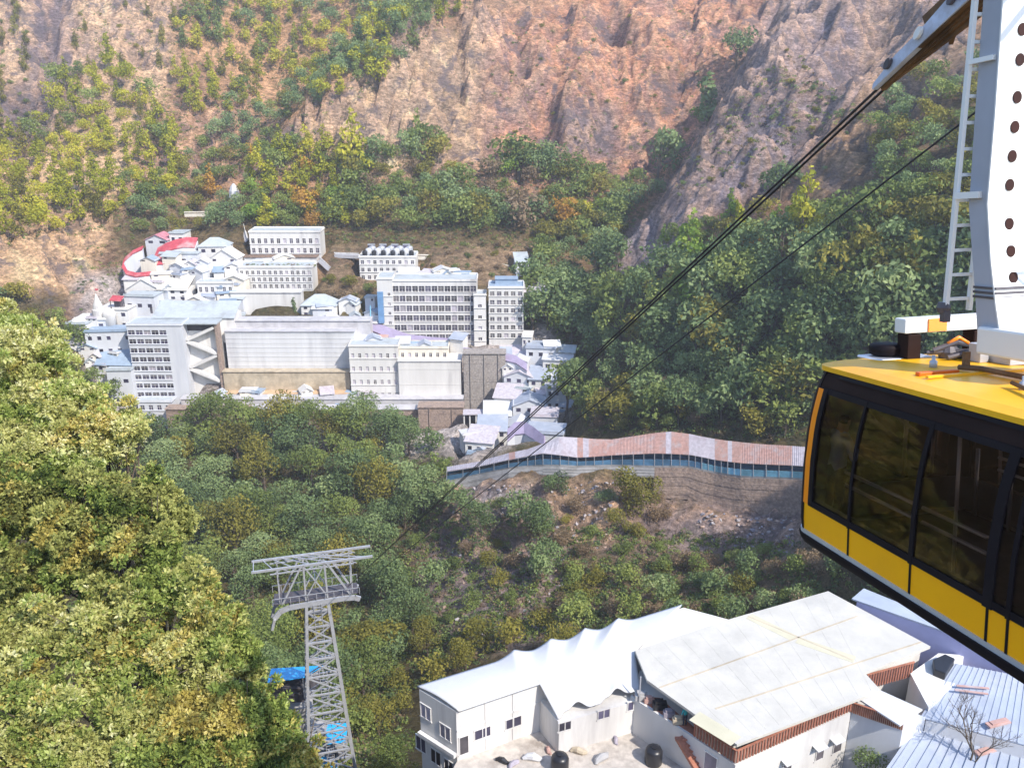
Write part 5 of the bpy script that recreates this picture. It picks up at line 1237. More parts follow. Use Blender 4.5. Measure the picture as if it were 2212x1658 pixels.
for i in range(11):
    f = (i+.5)/11; a = Vector((1398+(1592-1398)*0+ (1789-1372)*f, 1468+(1276-1404)*f)) ; 
    a0 = (1372+(1789-1372)*f+6, 1404+(1276-1404)*f+3); b0 = (1592+(1903-1592)*min(f,1)-6, 1607+(1490-1607)*f-4) if f < .99 else (2000,1392)
    strip_on(sb, o2, a0, b0, .05, ZS, .008, 'slab_roof', 'rib')
S4, L2, N2, N1, S3 = S[6], S[7], S[5], S[4], S[3]
Q0 = q(1362,1502,-43.4); K1 = q(1838,1534,-43.3); K2 = q(1950,1573,-43.3)
def body(e, o, pts, z0, z1, m, name='wall'):
    k = MB(); k.prism([tuple((v-o)[:2]) for v in pts], z0-o.z, z1-o.z); return k.build(name, M[m], e)
ctr = sum((Vector(v) for v in S), Vector())/len(S)
ins = lambda v, f=.04: v.lerp(Vector((ctr.x, ctr.y, v.z)), f)
S4i = ins(S4,.015)
body(sb, o2, [Q0, S4i, K1, q(1868,1462,-43.3), q(1990,1400,-43.3), ins(S[2]), ins(S[0])], -56, -43.45, 'white_wall')
body(sb, o2, [ins(L2,.25), ins(S4,.18), ins(N2,.2), ins(N1,.2), ins(S[2],.1), ins(S[0],.15)], -43.447, ZS-.23, 'shop_dark', 'open_storey')
body(sb, o2, [ins(L2,.1), ins(S4,.03), Q0+Vector((.2,.1,0))], -43.447, -43.40, 'red_slat', 'terrace_floor')
def slats(e, o, a, b, z0, z1, n, name='slat_parapet'):
    k = MB(); k._add([Vector(v)-o for v in vwall(a, b, z0, z1, .05, -.03)], BF); x = k.build(name, M['slat_pale'], e)
    k = MB(); d = b-a
    for i in range(n): s = a+d*((i+.2)/n); t = a+d*((i+.72)/n); k._add([Vector(v)-o for v in vwall(s, t, z0+.02, z1-.02, .05, .05)], BF)
    k.build('slat', M['slat_red'], x)
    k = MB(); k._add([Vector(v)-o for v in vwall(a, b, z1, z1+.06, .14, .08)], BF); k.build('top_rail', M['red_slat'], x)
SL0 = Q0.lerp(S4i, .62)
slats(sb, o2, SL0, S4i, -43.3, -42.3, 14); slats(sb, o2, S4i, K1, -43.3, -42.3, 40)
slats(sb, o2, K1, K2, -43.44, -42.6, 26); slats(sb, o2, q(1870,1474,-43.0), q(1972,1446,-43.0), -43.6, -42.3, 18)
body(sb, o2, [K1+Vector((.1,.1,0)), K2, q(2000,1545,-43.3), q(1905,1500,-43.3)], -56, -43.46, 'blue_white_wall', 'annex_wall')
body(sb, o2, [q(1853,1507,-42.5), q(1944,1566,-42.5), q(1993,1531,-42.5), q(1898,1488,-42.5)], -42.62, -42.5, 'membrane', 'annex_roof')
for px, py, w, h in ((1770,1628,.75,.9),(1808,1612,.8,.9),(1846,1590,.9,1.1),(1700,1656,.8,.8)): wall_win(sb, o2, S4i, K1, px, py, w, h, 'shop_dark', 'window', 1)
for px, py in ((1768,1603),(1806,1588),(1700,1634)):
    s, z = hit_wall(px, py, S4i, K1); d = (K1-S4i).normalized(); A = S4i+d*(s-.5); B = S4i+d*(s+.5); n = Vector((d.y,-d.x,0)); A.z = B.z = z
    k = MB(); k.sheet([A-o2, B-o2, B+n*.6-Vector((0,0,.1))-o2, A+n*.6-Vector((0,0,.1))-o2], .08); k.build('window_awning', M['membrane'], sb)
wall_win(sb, o2, Q0, S4i, 1535, 1650, 1.0, 1.6, 'curtain', 'door', 1)
k = MB(); P1 = q(1470,1590,-43.9)-o2; P2 = q(1530,1690,-46.4)-o2; k.bar(P1, P2, 1.0, .2)
for i in range(8): p = P1.lerp(P2, (i+.5)/8); k.box(p.x-.5, p.x+.5, p.y-.15, p.y+.15, p.z, p.z+.14)
k.build('stair', M['red_slat'], sb)
for i, (px, py, s) in enumerate(((1385,1508,.45),(1402,1515,.35),(1425,1528,.5),(1445,1545,.4),(1465,1560,.4))):
    p = q(px, py, -43.39); k = MB(); k.box(-s,s,-s*.6,s*.6,0,s*.9); k.box(-s*.7,s*.5,-s*.4,s*.5,s*.9+.003,s*1.3); x = k.build('crate', M[['grey_concrete','salmon_roof','black_plastic','curtain','tan_wall'][i]]); x.location = p
    tag(x, '%s bundle of stored goods on the terrace strip left of the roof slab' % ['grey','pinkish','black','lilac-grey','tan'][i], 'crate', 'stored goods on the terrace')
person(q(1479,1566,-43.39), R_(200), 'person in a teal top on the terrace left of the roof slab', 'teal_cloth', 'trousers_dark', 'down')
# courtyard
cy = [q(1003,1632,-46.5), q(1205,1604,-46.5), q(1360,1572,-46.5), q(1560,1700,-46.5), q(1560,1800,-46.5), q(900,1800,-46.5)]
B1 = B_+(B_-A_).normalized()*.02; yd = MB(); oc = Vector((cy[0].x, cy[0].y, -48.5))
yd.prism([tuple((v-oc)[:2]) for v in (Vector((B_.x,B_.y,0)), Vector((C_.x,C_.y,0)), Vector((U_.x,U_.y,0)), Vector((R2.x,R2.y,0)), Vector((Q0.x,Q0.y,0)), Vector((S4i.x,S4i.y,0)), cy[4], cy[5])], 0, 2.0)
x = yd.build('courtyard', M['courtyard']); x.location = oc; tag(x, 'dusty grey courtyard between the two white buildings', None, None, 'structure')
def tank2(px, py, z, lb, s=1.0): tank(q(px, py, z), s, 'black_plastic', lb, None)
tank2(1209, 1662, -46.5, 'black water tank in the middle of the courtyard', 1.05); tank2(1411, 1646, -46.5, 'black water tank against the blue shaded wall', 1.05)
for i, (px, py, m, s) in enumerate(((1150,1640,'membrane',.7),(1110,1652,'curtain',.5),(1185,1622,'salmon_roof',.4),(1250,1625,'tan_wall',.6),(1300,1640,'grey_concrete',.7),(1330,1600,'curtain',.4),(1085,1645,'black_plastic',.5))):
    k = MB(); k.tube([(-s,0,.12),(-s*.5,.1,.3*s),(.1*s,0,.42*s),(.7*s,-.1,.25*s),(s,0,.08)], [.1,.35*s,.42*s,.3*s,.08], 8); x = k.build('rubble_heap', M[m], smooth=False); x.location = q(px, py, -46.5); x.rotation_euler.z = i
    tag(x, '%s heap of sheeting and rubble on the courtyard floor' % ['white','lilac','pinkish','tan','grey','small lilac','black'][i], 'heap', 'heaps in the courtyard')
# buildings and metal roofs to the right
o3 = q(1960,1400,-50); rb = empty('metal_roof_building', o3, label='long lavender-walled building with pale blue metal roof under the cable car', cat='building')
F0, F1, G0, G1 = q(1840,1292,-41.6), q(2085,1378,-41.6), q(1866,1270,-41.6), q(2260,1430,-41.6)
k = MB(); k.sheet([v-o3 for v in (F0, F1, G1+Vector((0,0,.0)), G0)], .12); k.build('roof', M['metal_roof'], rb)
body(rb, o3, [F0.lerp(F1,.05), F1.lerp(F0,.02), G1.lerp(F1,.1), G0.lerp(F0,.1)], -56, -41.75, 'lavender_wall')
rc = empty('metal_roof_building', o3, label='white-grey block between the roof slab and the large metal roofs', cat='building')
body(rc, o3, [q(1968,1446,-42.9), q(2000,1560,-44.5), q(2075,1470,-43.5), q(2085,1400,-42.6), q(2030,1396,-42.6)], -56, -43.2, 'white_wall')
rd = empty('metal_roof_building', o3, label='large pale blue corrugated metal roof in the bottom right corner', cat='building')
RA = [q(2062,1432,-43.0), q(2260,1470,-43.0), q(2260,1620,-43.6), q(1988,1548,-43.6)]
k = MB(); k.sheet([v-o3 for v in RA], .1); k.build('roof', M['metal_roof'], rd)
k = MB()
for i in range(16):
    f = (i+.5)/16; a = RA[0].lerp(RA[1], f)-o3; b = RA[3].lerp(RA[2], f)-o3; k.bar(a+Vector((0,0,.02)), b+Vector((0,0,.02)), .07, .06)
k.build('roof_rib', M['metal_roof'], rd)
body(rd, o3, [v.lerp(RA[2], .05) for v in RA], -56, -43.75, 'blue_white_wall')
for a, b in (((2066,1481),(2136,1487)),((2062,1490),(2134,1499))):
    k = MB(); A, B = q(*a,-43.0)-o3, q(*b,-43.05)-o3; k.bar(A+Vector((0,0,.05)), B+Vector((0,0,.05)), .18, .06); k.build('roof_stripe', M['salmon_roof'], rd)
re_ = empty('metal_roof_building', o3, label='lower grey-blue sheet roof at the bottom right beneath the bare tree', cat='building')
RE = [q(1985,1556,-44.6), q(2260,1626,-44.6), q(2260,1740,-45.2), q(1885,1700,-45.2)]
k = MB(); k.sheet([v-o3 for v in RE], .1); k.build('roof', M['metal_roof'], re_)
k = MB()
for i in range(14):
    f = (i+.5)/14; a = RE[0].lerp(RE[1], f)-o3; b = RE[3].lerp(RE[2], f)-o3; k.bar(a+Vector((0,0,.02)), b+Vector((0,0,.02)), .07, .06)
k.build('roof_rib', M['metal_roof'], re_); body(re_, o3, [v.lerp(RE[2], .05) for v in RE], -56, -45.4, 'blue_white_wall')
for i, (px, py) in enumerate(((2155,1565),(2130,1625))):
    p = q(px, py, -43.4 if i == 0 else -44.9); k = MB(); k.box(-.9,.9,-.25,.25,0,.12); k.box(-.6,.7,-.15,.2,.123,.2); x = k.build('plank_stack', M['salmon_roof']); x.location = p+Vector((0,0,.12)); x.rotation_euler.z = .3; tag(x, ['orange-red plank stack on the large pale blue roof', 'reddish plank stack on the lower grey-blue sheet roof'][i], 'planks')
k = MB(); P = [q(2014,1430,-42.9), q(2040,1418,-42.9), q(2062,1428,-42.9), q(2040,1466,-43.1), q(2016,1456,-43.1)]; op = q(2035,1440,-43.4)
k.prism([tuple((v-op)[:2]) for v in P], 0, .8); x = k.build('black_sheet', M['black_plastic'], bevel=.08); x.location = op; tag(x, 'black plastic sheeting bundle between the white block and the metal roof', 'sheeting')
# tarpaulin shed behind the tower
def shed(label, marks, y0, m, wm, drop=3.4, bot=3.2):
    P = [pt(*a) for a in marks]; oo = sum(P, Vector())/4-Vector((0,0,drop)); e = empty('tarpaulin_shed', oo, label=label, cat='shed')
    k = MB(); k.sheet([p-oo for p in P], .1); k.build('roof', M[m], e)
    c = sum(P, Vector())/4; I = [p.lerp(c, .16) for p in P]; PADS.append((min(p.x for p in P)-1, max(p.x for p in P)+1, 93, 103, oo.z-1.5))
    body(e, oo, I, oo.z-bot+3.4, c.z-1.0, wm)
    qk = MB(); [qk.bar(p.lerp(c,.05)-oo-Vector((0,0,.1)), p.lerp(c,.05)-oo-Vector((0,0,drop)), .14) for p in P]; qk.build('post', M['steel'], e)
    for i in range(2):
        k = MB(); a, b = I[0], I[1]; A = a.lerp(b, .1+.45*i); B = a.lerp(b, .42+.45*i); k._add([Vector(v)-oo for v in vwall(A, B, c.z-3.2, c.z-1.7, .1, .06)], BF); k.build('opening', M['shop_dark'], e)
    return e
shed('bright blue tarpaulin roof on a dark shed left of the lattice tower', [(577,1474,97.5),(655,1462,97.5),(700,1436,102),(586,1443,102)], 98, 'blue_tarp', 'shop_dark')
shed('smaller bright blue tarpaulin at the right foot of the lattice tower', [(706,1606,97.5),(746,1602,97.5),(752,1560,101),(700,1562,101)], 97, 'blue_tarp', 'grey_concrete')
shed('blue tarpaulin lying in front of the lattice tower foot at the bottom edge', [(690,1676,96),(728,1676,96),(728,1630,99),(694,1630,99)], 96, 'blue_tarp', 'grey_concrete')
body_o = pt(640, 1560, 98); e = empty('concrete_wall', body_o, label='grey concrete wall pieces below the blue tarpaulin shed', cat='wall'); k = MB()
for a, b, c, d in ((622,1532,668,1580),(600,1560,640,1600),(646,1580,700,1640)):
    p0 = pt(a, d, 98.5); p1 = pt(c, b, 98.5); k.box(p0.x-body_o.x, p1.x-body_o.x, -.5+a*.002, 1.5+a*.002, p0.z-body_o.z-3, p1.z-body_o.z)
k.build('wall', M['grey_concrete'], e)
for x0, x1, y0, y1, z in ((-7,34,41,66,-48.8),): PADS.append((x0, x1, y0, y1, z))
# ---------------- ground, then everything that grows on it ----------------
cut_pads(); build_terrain()
YG, DK, MD, OL, BR, AU, BN = 'leaf_yellow_green', 'leaf_dark', 'leaf_mid', 'leaf_olive', 'leaf_bright', 'leaf_autumn', 'leaf_brown'
forest([(70,300),(130,180),(250,150),(330,220),(385,330),(385,430),(230,490),(60,520),(-20,520),(-20,350),(10,290)], 34, [('pine',YG,.42),('broad',YG,.34),('pine',OL,.12),('broad',MD,.12)], (1.0,1.75), 'far', '', seed=11)
forest([(380,40),(560,-20),(880,-20),(1040,0),(965,60),(870,140),(790,200),(690,240),(640,180),(520,110),(400,130)], 33, [('pine',YG,.34),('broad',YG,.2),('pine',MD,.26),('broad',DK,.2)], (1.0,1.7), 'far', '', seed=12)
forest([(620,265),(690,205),(770,150),(860,75),(960,10),(1010,-30),(920,-30),(820,60),(700,160),(600,230)], 25, [('broad',DK,.6),('pine',MD,.25),('broad',MD,.15)], (.9,1.6), 'far', '', seed=40)
forest([(390,150),(560,140),(560,240),(420,260),(380,200)], 34, [('pine',YG,.8),('pine',OL,.2)], (1.0,1.5), 'far', 'pines on the upper left slope', seed=13)
forest([(0,-20),(60,-20),(60,290),(0,330)], 32, [('pine',OL,.5),('shrub',MD,.5)], (.7,1.1), 'far', 'scattered trees at the left edge', seed=14)
forest([(180,0),(380,0),(370,150),(160,150)], 48, [('shrub',OL,.6),('pine',OL,.4)], (.6,1.2), 'far', 'scattered shrubs on the tan upper slope', seed=15)
forest([(560,230),(640,210),(600,300),(560,400),(540,500),(300,515),(280,460),(380,420),(400,350),(480,300),(520,200)], 34, [('broad',DK,.5),('broad',MD,.3),('broad',OL,.2)], (0.8,1.5), 'far', 'dark trees in the gully above the village', seed=16)
forest([(540,350),(640,330),(790,350),(790,430),(740,500),(540,505)], 32, [('pine',YG,.5),('broad',BR,.15),('broad',AU,.15),('broad',MD,.2)], (1.0,1.7), 'far', 'autumn-coloured trees above the village', seed=17)
forest([(760,380),(880,330),(960,370),(1000,430),(1080,390),(1180,370),(1290,400),(1400,400),(1440,420),(1330,530),(1180,540),(1150,520),(760,500),(700,505)], 36, [('broad',MD,.42),('broad',OL,.20),('broad',DK,.20),('broad',BN,.12),('broad',BR,.06)], (1.0,2.3), 'far', 'trees in the band above the village', seed=18)
forest([(1150,540),(1340,500),(1330,640),(1240,740),(1200,760),(1150,740),(1140,650),(1190,620)], 40, [('broad',DK,.55),('broad',MD,.25),('broad',OL,.2)], (1.1,2.4), 'far', 'trees right of the village', seed=19)
forest([(760,520),(1180,520),(1130,600),(900,600)], 30, [('shrub',MD,.4),('shrub',BN,.4),('shrub',OL,.2)], (.6,1.1), 'far', 'shrubs on the terraces behind the hotel', seed=20)
forest([(1225,830),(1290,720),(1350,650),(1430,590),(1480,600),(1560,570),(1660,560),(1760,580),(1860,540),(2000,560),(2220,560),(2230,800),(1900,820),(1780,900),(1720,955),(1450,930),(1290,930),(1215,900)], 46, [('broad',DK,.62),('broad',MD,.28),('broad',OL,.10)], (1.1,2.6), 'far', 'dense trees on the right-hand hill', seed=21)
forest([(1230,880),(1480,840),(1500,930),(1290,935)], 34, [('broad',MD,.3),('broad',OL,.4),('broad',BN,.3)], (.6,.9), 'far', 'trees behind the covered walkway', seed=22)
forest([(1880,300),(1960,200),(2230,160),(2230,560),(1860,520),(1880,440)], 44, [('broad',OL,.35),('broad',MD,.35),('broad',DK,.3)], (0.8,1.4), 'far', 'trees on the far right slope', seed=23)
forest([(1430,540),(1560,490),(1740,480),(1860,520),(1700,560),(1520,580)], 40, [('broad',MD,.4),('pine',BR,.3),('broad',OL,.2),('broad',AU,.1)], (0.8,1.3), 'far', 'bright trees along the scree edge', seed=24)
forest([(1460,420),(1750,420),(1860,260),(1700,120),(1600,200),(1450,440)], 56, [('shrub',DK,.5),('shrub',OL,.5)], (.5,1.0), 'far', 'shrubs dotting the grey scree', seed=25)
forest([(1060,60),(1560,20),(1520,330),(1100,360)], 75, [('shrub',OL,.6),('shrub',DK,.4)], (.5,.9), 'far', 'shrubs dotting the reddish cliff', seed=26)
forest([(300,960),(380,955),(560,925),(700,935),(880,955),(960,1005),(970,1090),(900,1150),(800,1230),(560,1250),(400,1180)], 62, [('broad',DK,.60),('broad',MD,.32),('broad',OL,.08)], (1.2,2.6), 'mid', 'dense trees below the village', seed=27)
forest([(400,1170),(560,1240),(800,1220),(880,1300),(900,1380),(820,1480),(760,1700),(560,1700),(480,1400)], 72, [('broad',DK,.62),('broad',MD,.28),('broad',OL,.10)], (1.0,2.2), 'mid', 'dark trees in the gully around the tower', seed=28)
forest([(900,1120),(1000,1090),(1230,1120),(1260,1330),(1100,1360),(940,1370),(860,1290)], 58, [('shrub',MD,.35),('broad',DK,.2),('shrub',OL,.2),('shrub',BN,.25)], (0.8,1.8), 'mid', 'shrubs on the rocky slope under the walkway', seed=29)
forest([(1200,1060),(1420,1080),(1480,1200),(1750,1200),(1800,1340),(1600,1330),(1250,1340)], 64, [('shrub',MD,.34),('shrub',DK,.2),('shrub',OL,.22),('shrub',BN,.24)], (1.0,2.1), 'mid', 'shrubs on the slope under the pink walkway', seed=30)
forest([(1230,1240),(1500,1240),(1800,1240),(1800,1360),(1240,1370)], 80, [('broad',DK,.6),('broad',MD,.4)], (0.7,1.0), 'mid', 'trees just behind the white roofs', seed=31)
forest([(760,1440),(960,1380),(1180,1370),(1260,1360),(1230,1420),(1000,1470),(880,1500),(870,1760),(740,1760)], 76, [('broad',OL,.78),('broad',MD,.22)], (0.8,1.35), 'mid', 'olive trees left of the membrane building', seed=32)
forest([(-420,600),(60,640),(200,800),(320,1000),(420,1250),(300,1400),(-420,1400)], 58, [('broad',MD,.5),('broad',OL,.3),('broad',DK,.2)], (.9,1.6), 'far', '', y0=48, seed=50)
forest([(1900,900),(2400,760),(2500,1250),(2000,1300),(1920,1150)], 60, [('broad',DK,.45),('broad',MD,.35),('broad',OL,.2)], (.7,1.1), 'far', '', y0=70, seed=51)
forest([(2230,300),(2600,300),(2600,800),(2230,800)], 46, [('broad',DK,.5),('broad',MD,.5)], (1.0,1.8), 'far', '', y0=70, seed=52)
def lone(px, py, kind, leaf, s, label, detail='far', sz=None):
    s *= 1.8; sz = sz*1.8 if sz else None
    X, Y, Z = hit([px], [py]); 
    if np.isfinite(Y[0]): place_tree((X[0], Y[0], Z[0]-.3), kind, leaf, detail, s, label, None, sz)
lone(1420,398,'broad',DK,1.9,'big dark round tree standing alone at the foot of the reddish cliff',sz=2.0)
lone(1530,262,'column',DK,2.6,'dark slanting clump of trees on the scree edge',sz=1.9); lone(1590,150,'broad',DK,1.5,'dark tree clump high between the reddish cliff and the grey scree'); lone(1510,270,'shrub',BR,1.8,'bright green bush under the dark clump on the scree edge')
lone(1682,440,'broad',DK,1.1,'dark tree just under the dark ropes on the grey scree')
lone(1500,686,'pine',BR,1.5,'tallest bright green pine standing before the dark forest','far',1.45); lone(1480,600,'pine',BR,1.25,'upper bright green pine beside the dark ropes'); lone(1530,640,'pine',BR,1.0,'smaller bright green pine on the right of the tallest one')
lone(1725,560,'pine',YG,1.35,'pale yellow-green pine alone on the pinkish slope',sz=1.3); lone(1590,560,'pine',YG,1.0,'yellow-green pine left of the orange bush'); lone(1640,550,'shrub',AU,1.5,'orange-yellow bush on the pinkish slope')
lone(1880,730,'pine',YG,1.0,'yellow-green tree above the front end of the cable car'); lone(1690,880,'pine',BR,.75,'small light green cone-shaped tree left of the cable car'); lone(1960,680,'pine',OL,1.1,'olive conical tree beside the ladder')
lone(462,432,'pine',AU,.95,'bright yellow tree standing alone in the gully above the village'); lone(815,200,'pine',YG,1.35,'bright yellow-green pine above the rock spur'); lone(765,400,'pine',YG,1.6,'tall yellow-green pine at the foot of the rock spur')
lone(1120,400,'broad',MD,2.0,'large green tree clump under the reddish cliff',sz=1.7); lone(905,375,'pine',MD,1.3,'dark green conical tree under the rock spur')
lone(1215,500,'broad',AU,1.2,'golden yellow tree in the band above the village'); lone(1245,490,'broad',YG,1.1,'yellow-green tree right of the golden tree'); lone(660,470,'broad',AU,1.0,'orange autumn tree above the highest white block')
lone(1385,1120,'broad',OL,1.05,'round olive bush standing on the slope below the pink walkway','mid',1.3)
lone(575,500,'pine',YG,1.0,'yellow-green tree just behind the highest white block')
for px, py, k_, lf, s in ((560,965,'broad',DK,.8),(610,955,'broad',OL,1.25),(665,960,'broad',MD,1.2),(720,965,'broad',OL,1.1),(775,960,'broad',DK,1.25),(830,970,'broad',DK,1.1),(885,985,'broad',DK,1.0),(400,975,'broad',DK,.8),(450,1000,'broad',DK,.9),(520,985,'broad',MD,.9),(345,985,'broad',OL,.8)):
    lone(px, py, k_, lf, s*.98, {DK:'dark green',OL:'olive',MD:'mid green'}[lf]+' tree against the foot wall '+where(px, py), 'mid')
def vtree(px, py, d, kind, leaf, s, label, sz=None): place_tree(pt(px, py, d), kind, leaf, 'far', s, label, None, sz)
vtree(637,683,304,'column',DK,1.0,'slim dark green tree before the wide plain white wall',1.0)
for i, (px, py, d) in enumerate(((742,612,318),(760,622,316),(780,632,314),(800,640,312),(770,640,311),(735,650,309),(700,606,322),(716,622,318),(690,632,315))):
    X, Y, Z = hit([px], [py+4])
    place_tree((X[0], Y[0], Z[0]-.2), 'broad' if i % 2 else 'shrub', [MD, OL, BN][i % 3], 'far', .8, ['mid green','olive','brownish'][i % 3]+' garden tree between the ramp and the large hotel', 'garden trees of the village')
for i in range(14):
    p = pt(535+11*i, 576, 321.5+.4*(i % 3)); place_tree(p, 'shrub', [BN, MD, OL][i % 3], 'far', .55, ['brown','green','olive'][i % 3]+' potted bush on the roof terrace behind the three-row block', 'terrace bushes')
# undergrowth: one scattered mass of low clumps
UP = [([(-420,600),(60,640),(320,1000),(420,1250),(-420,1400)],700),([(1740,940),(2500,800),(2500,1250),(1800,1330)],900),([(0,260),(400,200),(420,480),(0,540)],900),([(380,0),(1040,0),(780,230),(500,430),(300,510)],900),([(540,340),(1440,380),(1330,560),(540,515)],1500),([(1140,540),(1350,500),(1330,700),(1200,780)],500),
      ([(1210,860),(1330,650),(1900,470),(2230,300),(2230,820),(1720,955),(1290,945)],4200),([(300,950),(980,990),(900,1380),(760,1700),(500,1700),(400,1200)],4200),([(900,1100),(1740,1180),(1800,1360),(950,1400)],2400),([(740,1400),(1260,1340),(880,1500),(870,1700),(740,1700)],500),
      ([(1440,440),(1860,250),(1700,100),(1560,260)],260),([(1060,60),(1560,20),(1500,360),(1060,400)],240),([(180,0),(400,0),(380,200),(140,200)],160),([(150,560),(290,500),(280,600),(160,680)],60)]
allx, ally = [], []
rs = random.Random(5)
for poly, n in UP:
    xs = [p[0] for p in poly]; ys = [p[1] for p in poly]; c = 0
    while c < n:
        x = rs.uniform(min(xs), max(xs)); y = rs.uniform(min(ys), max(ys))
        if in_poly(x, y, poly): allx.append(x); ally.append(y); c += 1
HX, HY, HZ = hit(allx, ally); ok = np.isfinite(HY) & (HY > 60)
HX, HY, HZ = HX[ok], HY[ok], HZ[ok]; n = len(HX); per = 22
r = rng.uniform(.5, 1.5, n); d = rng.normal(size=(n*per, 3)); d[:,2] = np.abs(d[:,2]); d /= np.linalg.norm(d, axis=1)[:, None]
Pc = np.repeat(np.stack([HX, HY, HZ], 1), per, 0)+d*np.repeat(r, per)[:, None]*rng.uniform(.5, 1.05, (n*per, 1))*np.array([1, 1, .8])
tn = np.repeat(rng.uniform(.1, .8, n), per)+rng.uniform(-.12, .12, n*per)
sel = rng.random(n)
for nm, lf, lo, hi, lb in (('undergrowth', 'leaf_mid', 0, .5, 'green undergrowth and low scrub covering the wooded slopes'), ('dark_undergrowth', 'leaf_dark', .5, .8, 'dark undergrowth filling the gaps of the forest'), ('dry_scrub', 'leaf_brown', .8, 1.01, 'dry brown scrub between rocks and trees')):
    m_ = np.repeat((sel >= lo) & (sel < hi), per); me = leaf_mesh(nm, Pc[m_], d[m_], .55, tn[m_], lf); o = bpy.data.objects.new(nm, me); COL.objects.link(o); tag(o, lb, None, None, 'stuff')
# ---------------- big trees in the left foreground ----------------
def big_tree(label, lobes, leaf, base, seed, dens=7200, size=.135, gold=None):
    rs = np.random.default_rng(seed); W3 = []
    for px, py, y, rr in lobes: p = pt(px, py, y); W3.append((p.x, p.y, p.z, rr))
    bx, by = base; bz = float(ground(bx, by)); bz = min(bz, min(l[2] for l in W3)-2.5); o = Vector((bx, by, bz)); e = empty('foreground_tree', o, label=label, cat='tree', group=None)
    L = [(x-bx, y-by, z-bz, r) for x, y, z, r in W3]
    sub = []
    for x, y, z, r in L:
        for i in range(13):
            a = rs.normal(size=3); a /= np.linalg.norm(a); q1 = rs.uniform(.45, .98); sub.append((x+a[0]*r*q1, y+a[1]*r*q1, z+a[2]*r*q1*.9, r*rs.uniform(.2, .40)))
        for i in range(5):
            a = rs.normal(size=3); a /= np.linalg.norm(a); q1 = rs.uniform(1.08, 1.32); sub.append((x+a[0]*r*q1, y+a[1]*r*q1, z+a[2]*r*q1*.9, min(.26, r*rs.uniform(.12, .2))))
        sub.append((x, y, z, r*.5))
    P, N, T = rosettes(sub, int(dens*len(L)), rs)
    # small sprays: pull leaves toward twig ends
    me = tuft_mesh('crown', P, N, size, T, [leaf, 'leaf_near_green', 'leaf_near' if 'gold' in leaf else 'leaf_near_gold'], rs); c = bpy.data.objects.new('crown', me); COL.objects.link(c); c.parent = e
    k = MB(); top = Vector((np.mean([l[0] for l in L])*.5, np.mean([l[1] for l in L])*.5, np.mean([l[2] for l in L])*.75))
    k.tube([(0,0,-1.5), (top.x*.3, top.y*.3, top.z*.35), tuple(top)], [.34,.27,.16], 8); k.build('trunk', M['bark'], e, smooth=True)
    k = MB()
    for l in L:
        t = rs.uniform(.35, 1); b = Vector((top.x*t*.8, top.y*t*.8, top.z*t)); q_ = Vector(l[:3]); mid = b.lerp(q_, .55)+Vector(rs.normal(size=3))*.25
        k.tube([b, mid, q_], [.07,.045,.02], 5, cap=False)
        for i in range(3): s = q_+Vector(rs.normal(size=3))*l[3]*.6; k.tube([mid.lerp(q_,.6), s], [.03,.012], 4, cap=False)
    k.build('branches', M['bark'], e, smooth=True)
    return e
big_tree('tall green-yellow foreground tree at the left edge, highest of the foreground crowns', [(-30,690,35,1.6),(30,715,34,1.3),(80,760,33,1.1),(20,810,32,1.7),(120,800,33,.8),(-40,900,31,1.8),(60,900,31,1.5),(170,860,32,.9),(215,905,31,1.0),(275,930,31,.75),(245,960,31,.9),(30,990,30,1.6),(110,960,30,.9),(290,905,32,.5),(130,850,31.5,.7),(100,900,31,.9),(165,960,31,.45),(95,1040,30,.8),(215,985,30.5,.6),(-60,1050,30,1.5),(150,1000,30,.7),(190,1010,29.5,.6),(120,1010,30,.8),(230,1040,29.5,.6),(200,860,32,.6),(150,910,31,.6)], 'leaf_near', (-15.5, 33), 51)
big_tree('broad yellow-green foreground tree in front of the tall eight-storey building', [(320,1080,28,.9),(365,1075,28.5,.55),(250,1090,28,1.1),(130,1110,28,1.3),(30,1100,28,1.6),(360,1135,28,.8),(395,1115,28.5,.5),(300,1170,27,1.2),(190,1200,27,1.5),(60,1230,27,1.8),(345,1235,27,1.0),(-40,1200,27,1.6),(210,1050,28,.6),(170,1040,28,.45),(60,1060,28,1.0),(330,1020,28.5,.35)], 'leaf_near', (-12.5, 28), 52)
big_tree('rounded yellow-green foreground tree reaching toward the lattice tower', [(400,1270,26,.9),(450,1315,26,.9),(490,1360,26,.8),(525,1400,26,.7),(420,1370,25,1.2),(500,1435,25.5,.8),(320,1320,25.5,1.3),(200,1340,25,1.4),(80,1360,25,1.5),(330,1430,24.5,1.3),(440,1460,24.5,1.0),(220,1450,24,1.3),(-30,1380,25,1.6),(540,1455,26,.5)], 'leaf_near', (-9.5, 26), 53)
big_tree('golden yellow foreground tree along the bottom edge left of the tower', [(560,1520,24,.8),(600,1570,24,.75),(640,1625,24,.7),(675,1665,24,.6),(500,1530,23.5,1.0),(560,1610,23.5,1.0),(610,1660,23.5,.9),(430,1550,23,1.1),(480,1630,23,1.1),(390,1640,22.5,1.2),(340,1550,23,1.1),(560,1700,23,1.1),(440,1720,22.5,1.2)], 'leaf_near_gold', (-7.0, 24), 54)
big_tree('yellow-green foreground tree in the bottom left corner with pale branches', [(250,1540,22.5,1.1),(140,1520,22.5,1.2),(30,1500,22.5,1.3),(290,1630,21.5,1.1),(190,1640,21.5,1.1),(80,1600,22,1.1),(-20,1620,21.5,1.3),(120,1700,21,1.3),(260,1720,21,1.3),(-20,1720,21,1.3)], 'leaf_near', (-10.0, 21), 55)
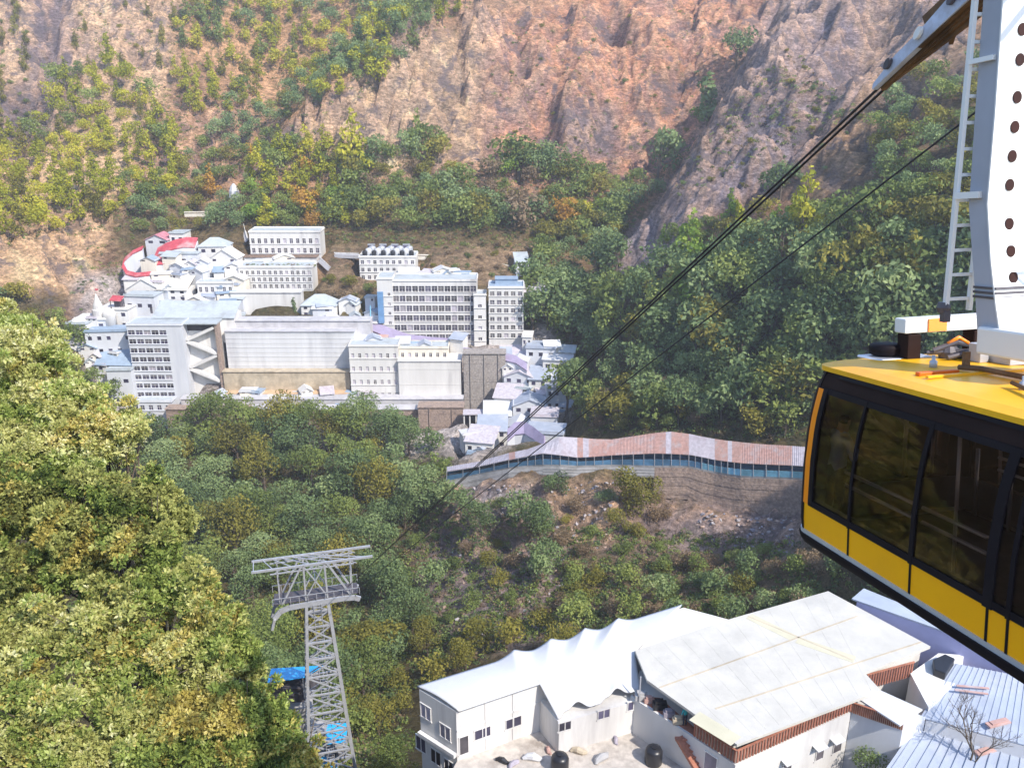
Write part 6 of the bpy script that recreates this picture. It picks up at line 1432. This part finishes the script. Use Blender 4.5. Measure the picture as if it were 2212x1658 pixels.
# bare trees beside the right-hand roofs
def bare_tree(p, h, label, seed):
    rs = random.Random(seed); e = empty('bare_tree', p, label=label, cat='tree'); t = MB(); b = MB()
    def grow(k, a, d, l, r, n):
        q1 = a+d*l*.5+Vector((rs.uniform(-.06,.06),rs.uniform(-.06,.06),0))*l; q2 = a+d*l; k.tube([a, q1, q2], [r, r*.85, r*.65], 5, cap=False)
        if n == 0: return
        for i in range(3 if n > 1 else 4):
            dd = (d+Vector((rs.uniform(-.8,.8),rs.uniform(-.8,.8),rs.uniform(-.15,.5)))).normalized(); grow(b, q2 if i < 2 else q1, dd, l*rs.uniform(.55,.75), r*.6, n-1)
    grow(t, Vector((0,0,-1)), Vector((0,0,1)), h*.34, .10, 6); t.build('trunk', M['bark'], e); b.build('branches', M['bark'], e); return e
bare_tree(q(2092,1668,-46.0), 8.0, 'leafless grey tree spreading over the bottom right roofs', 3)
bare_tree(q(1952,1610,-46.5), 5.6, 'thin leafless sapling beside the red slatted corner', 8)
for i, (px, py, s) in enumerate(((1905,1625,.9),(1925,1640,.8),(1880,1650,.8))): place_tree(q(px, py, -47.5), 'shrub', DK, 'mid', s, 'dark green shrub against the shaded annex wall at the bottom right', 'shrubs by the annex wall')
# loose rubble on the slopes below the walkway
rr = random.Random(9); rx, ry = [], []
for poly, n in (([(1180,1035),(1330,1035),(1360,1190),(1190,1190)],150),([(1480,1115),(1715,1110),(1720,1200),(1560,1200)],160),([(980,1180),(1240,1190),(1240,1390),(930,1400)],80),([(960,1060),(1150,1050),(1160,1120),(980,1120)],90)):
    xs = [p[0] for p in poly]; ys = [p[1] for p in poly]; c = 0
    while c < n:
        x = rr.uniform(min(xs), max(xs)); y = rr.uniform(min(ys), max(ys))
        if in_poly(x, y, poly): rx.append(x); ry.append(y); c += 1
RX, RY, RZ = hit(rx, ry); k = MB()
for x, y, z in zip(RX, RY, RZ):
    if not np.isfinite(y): continue
    s = rr.uniform(.2, .8)**1.4; k.m = rr.randrange(3); base = [Vector((rr.uniform(-1,1),rr.uniform(-1,1),rr.uniform(-.5,.8))).normalized()*s*rr.uniform(.7,1.2) for _ in range(9)]
    bm = bmesh.new(); [bm.verts.new(v+Vector((x,y,z))) for v in base]; bmesh.ops.convex_hull(bm, input=bm.verts); bm.verts.index_update(); 
    k._add([v.co.copy() for v in bm.verts], [[v.index for v in f_.verts] for f_ in bm.faces]); bm.free()
mat('rock_pale', (.42,.38,.38), .95, .3, 2, bump=.05); mat('rock_pink', (.42,.30,.24), .95, .3, 2, bump=.05); mat('rock_grey', (.27,.25,.28), .95, .3, 2, bump=.05)
tag(k.build('rubble', [M['rock_pale'], M['rock_pink'], M['rock_grey']]), 'pale and pinkish broken rock strewn over the slope below the walkway', None, None, 'stuff')
plant_all()
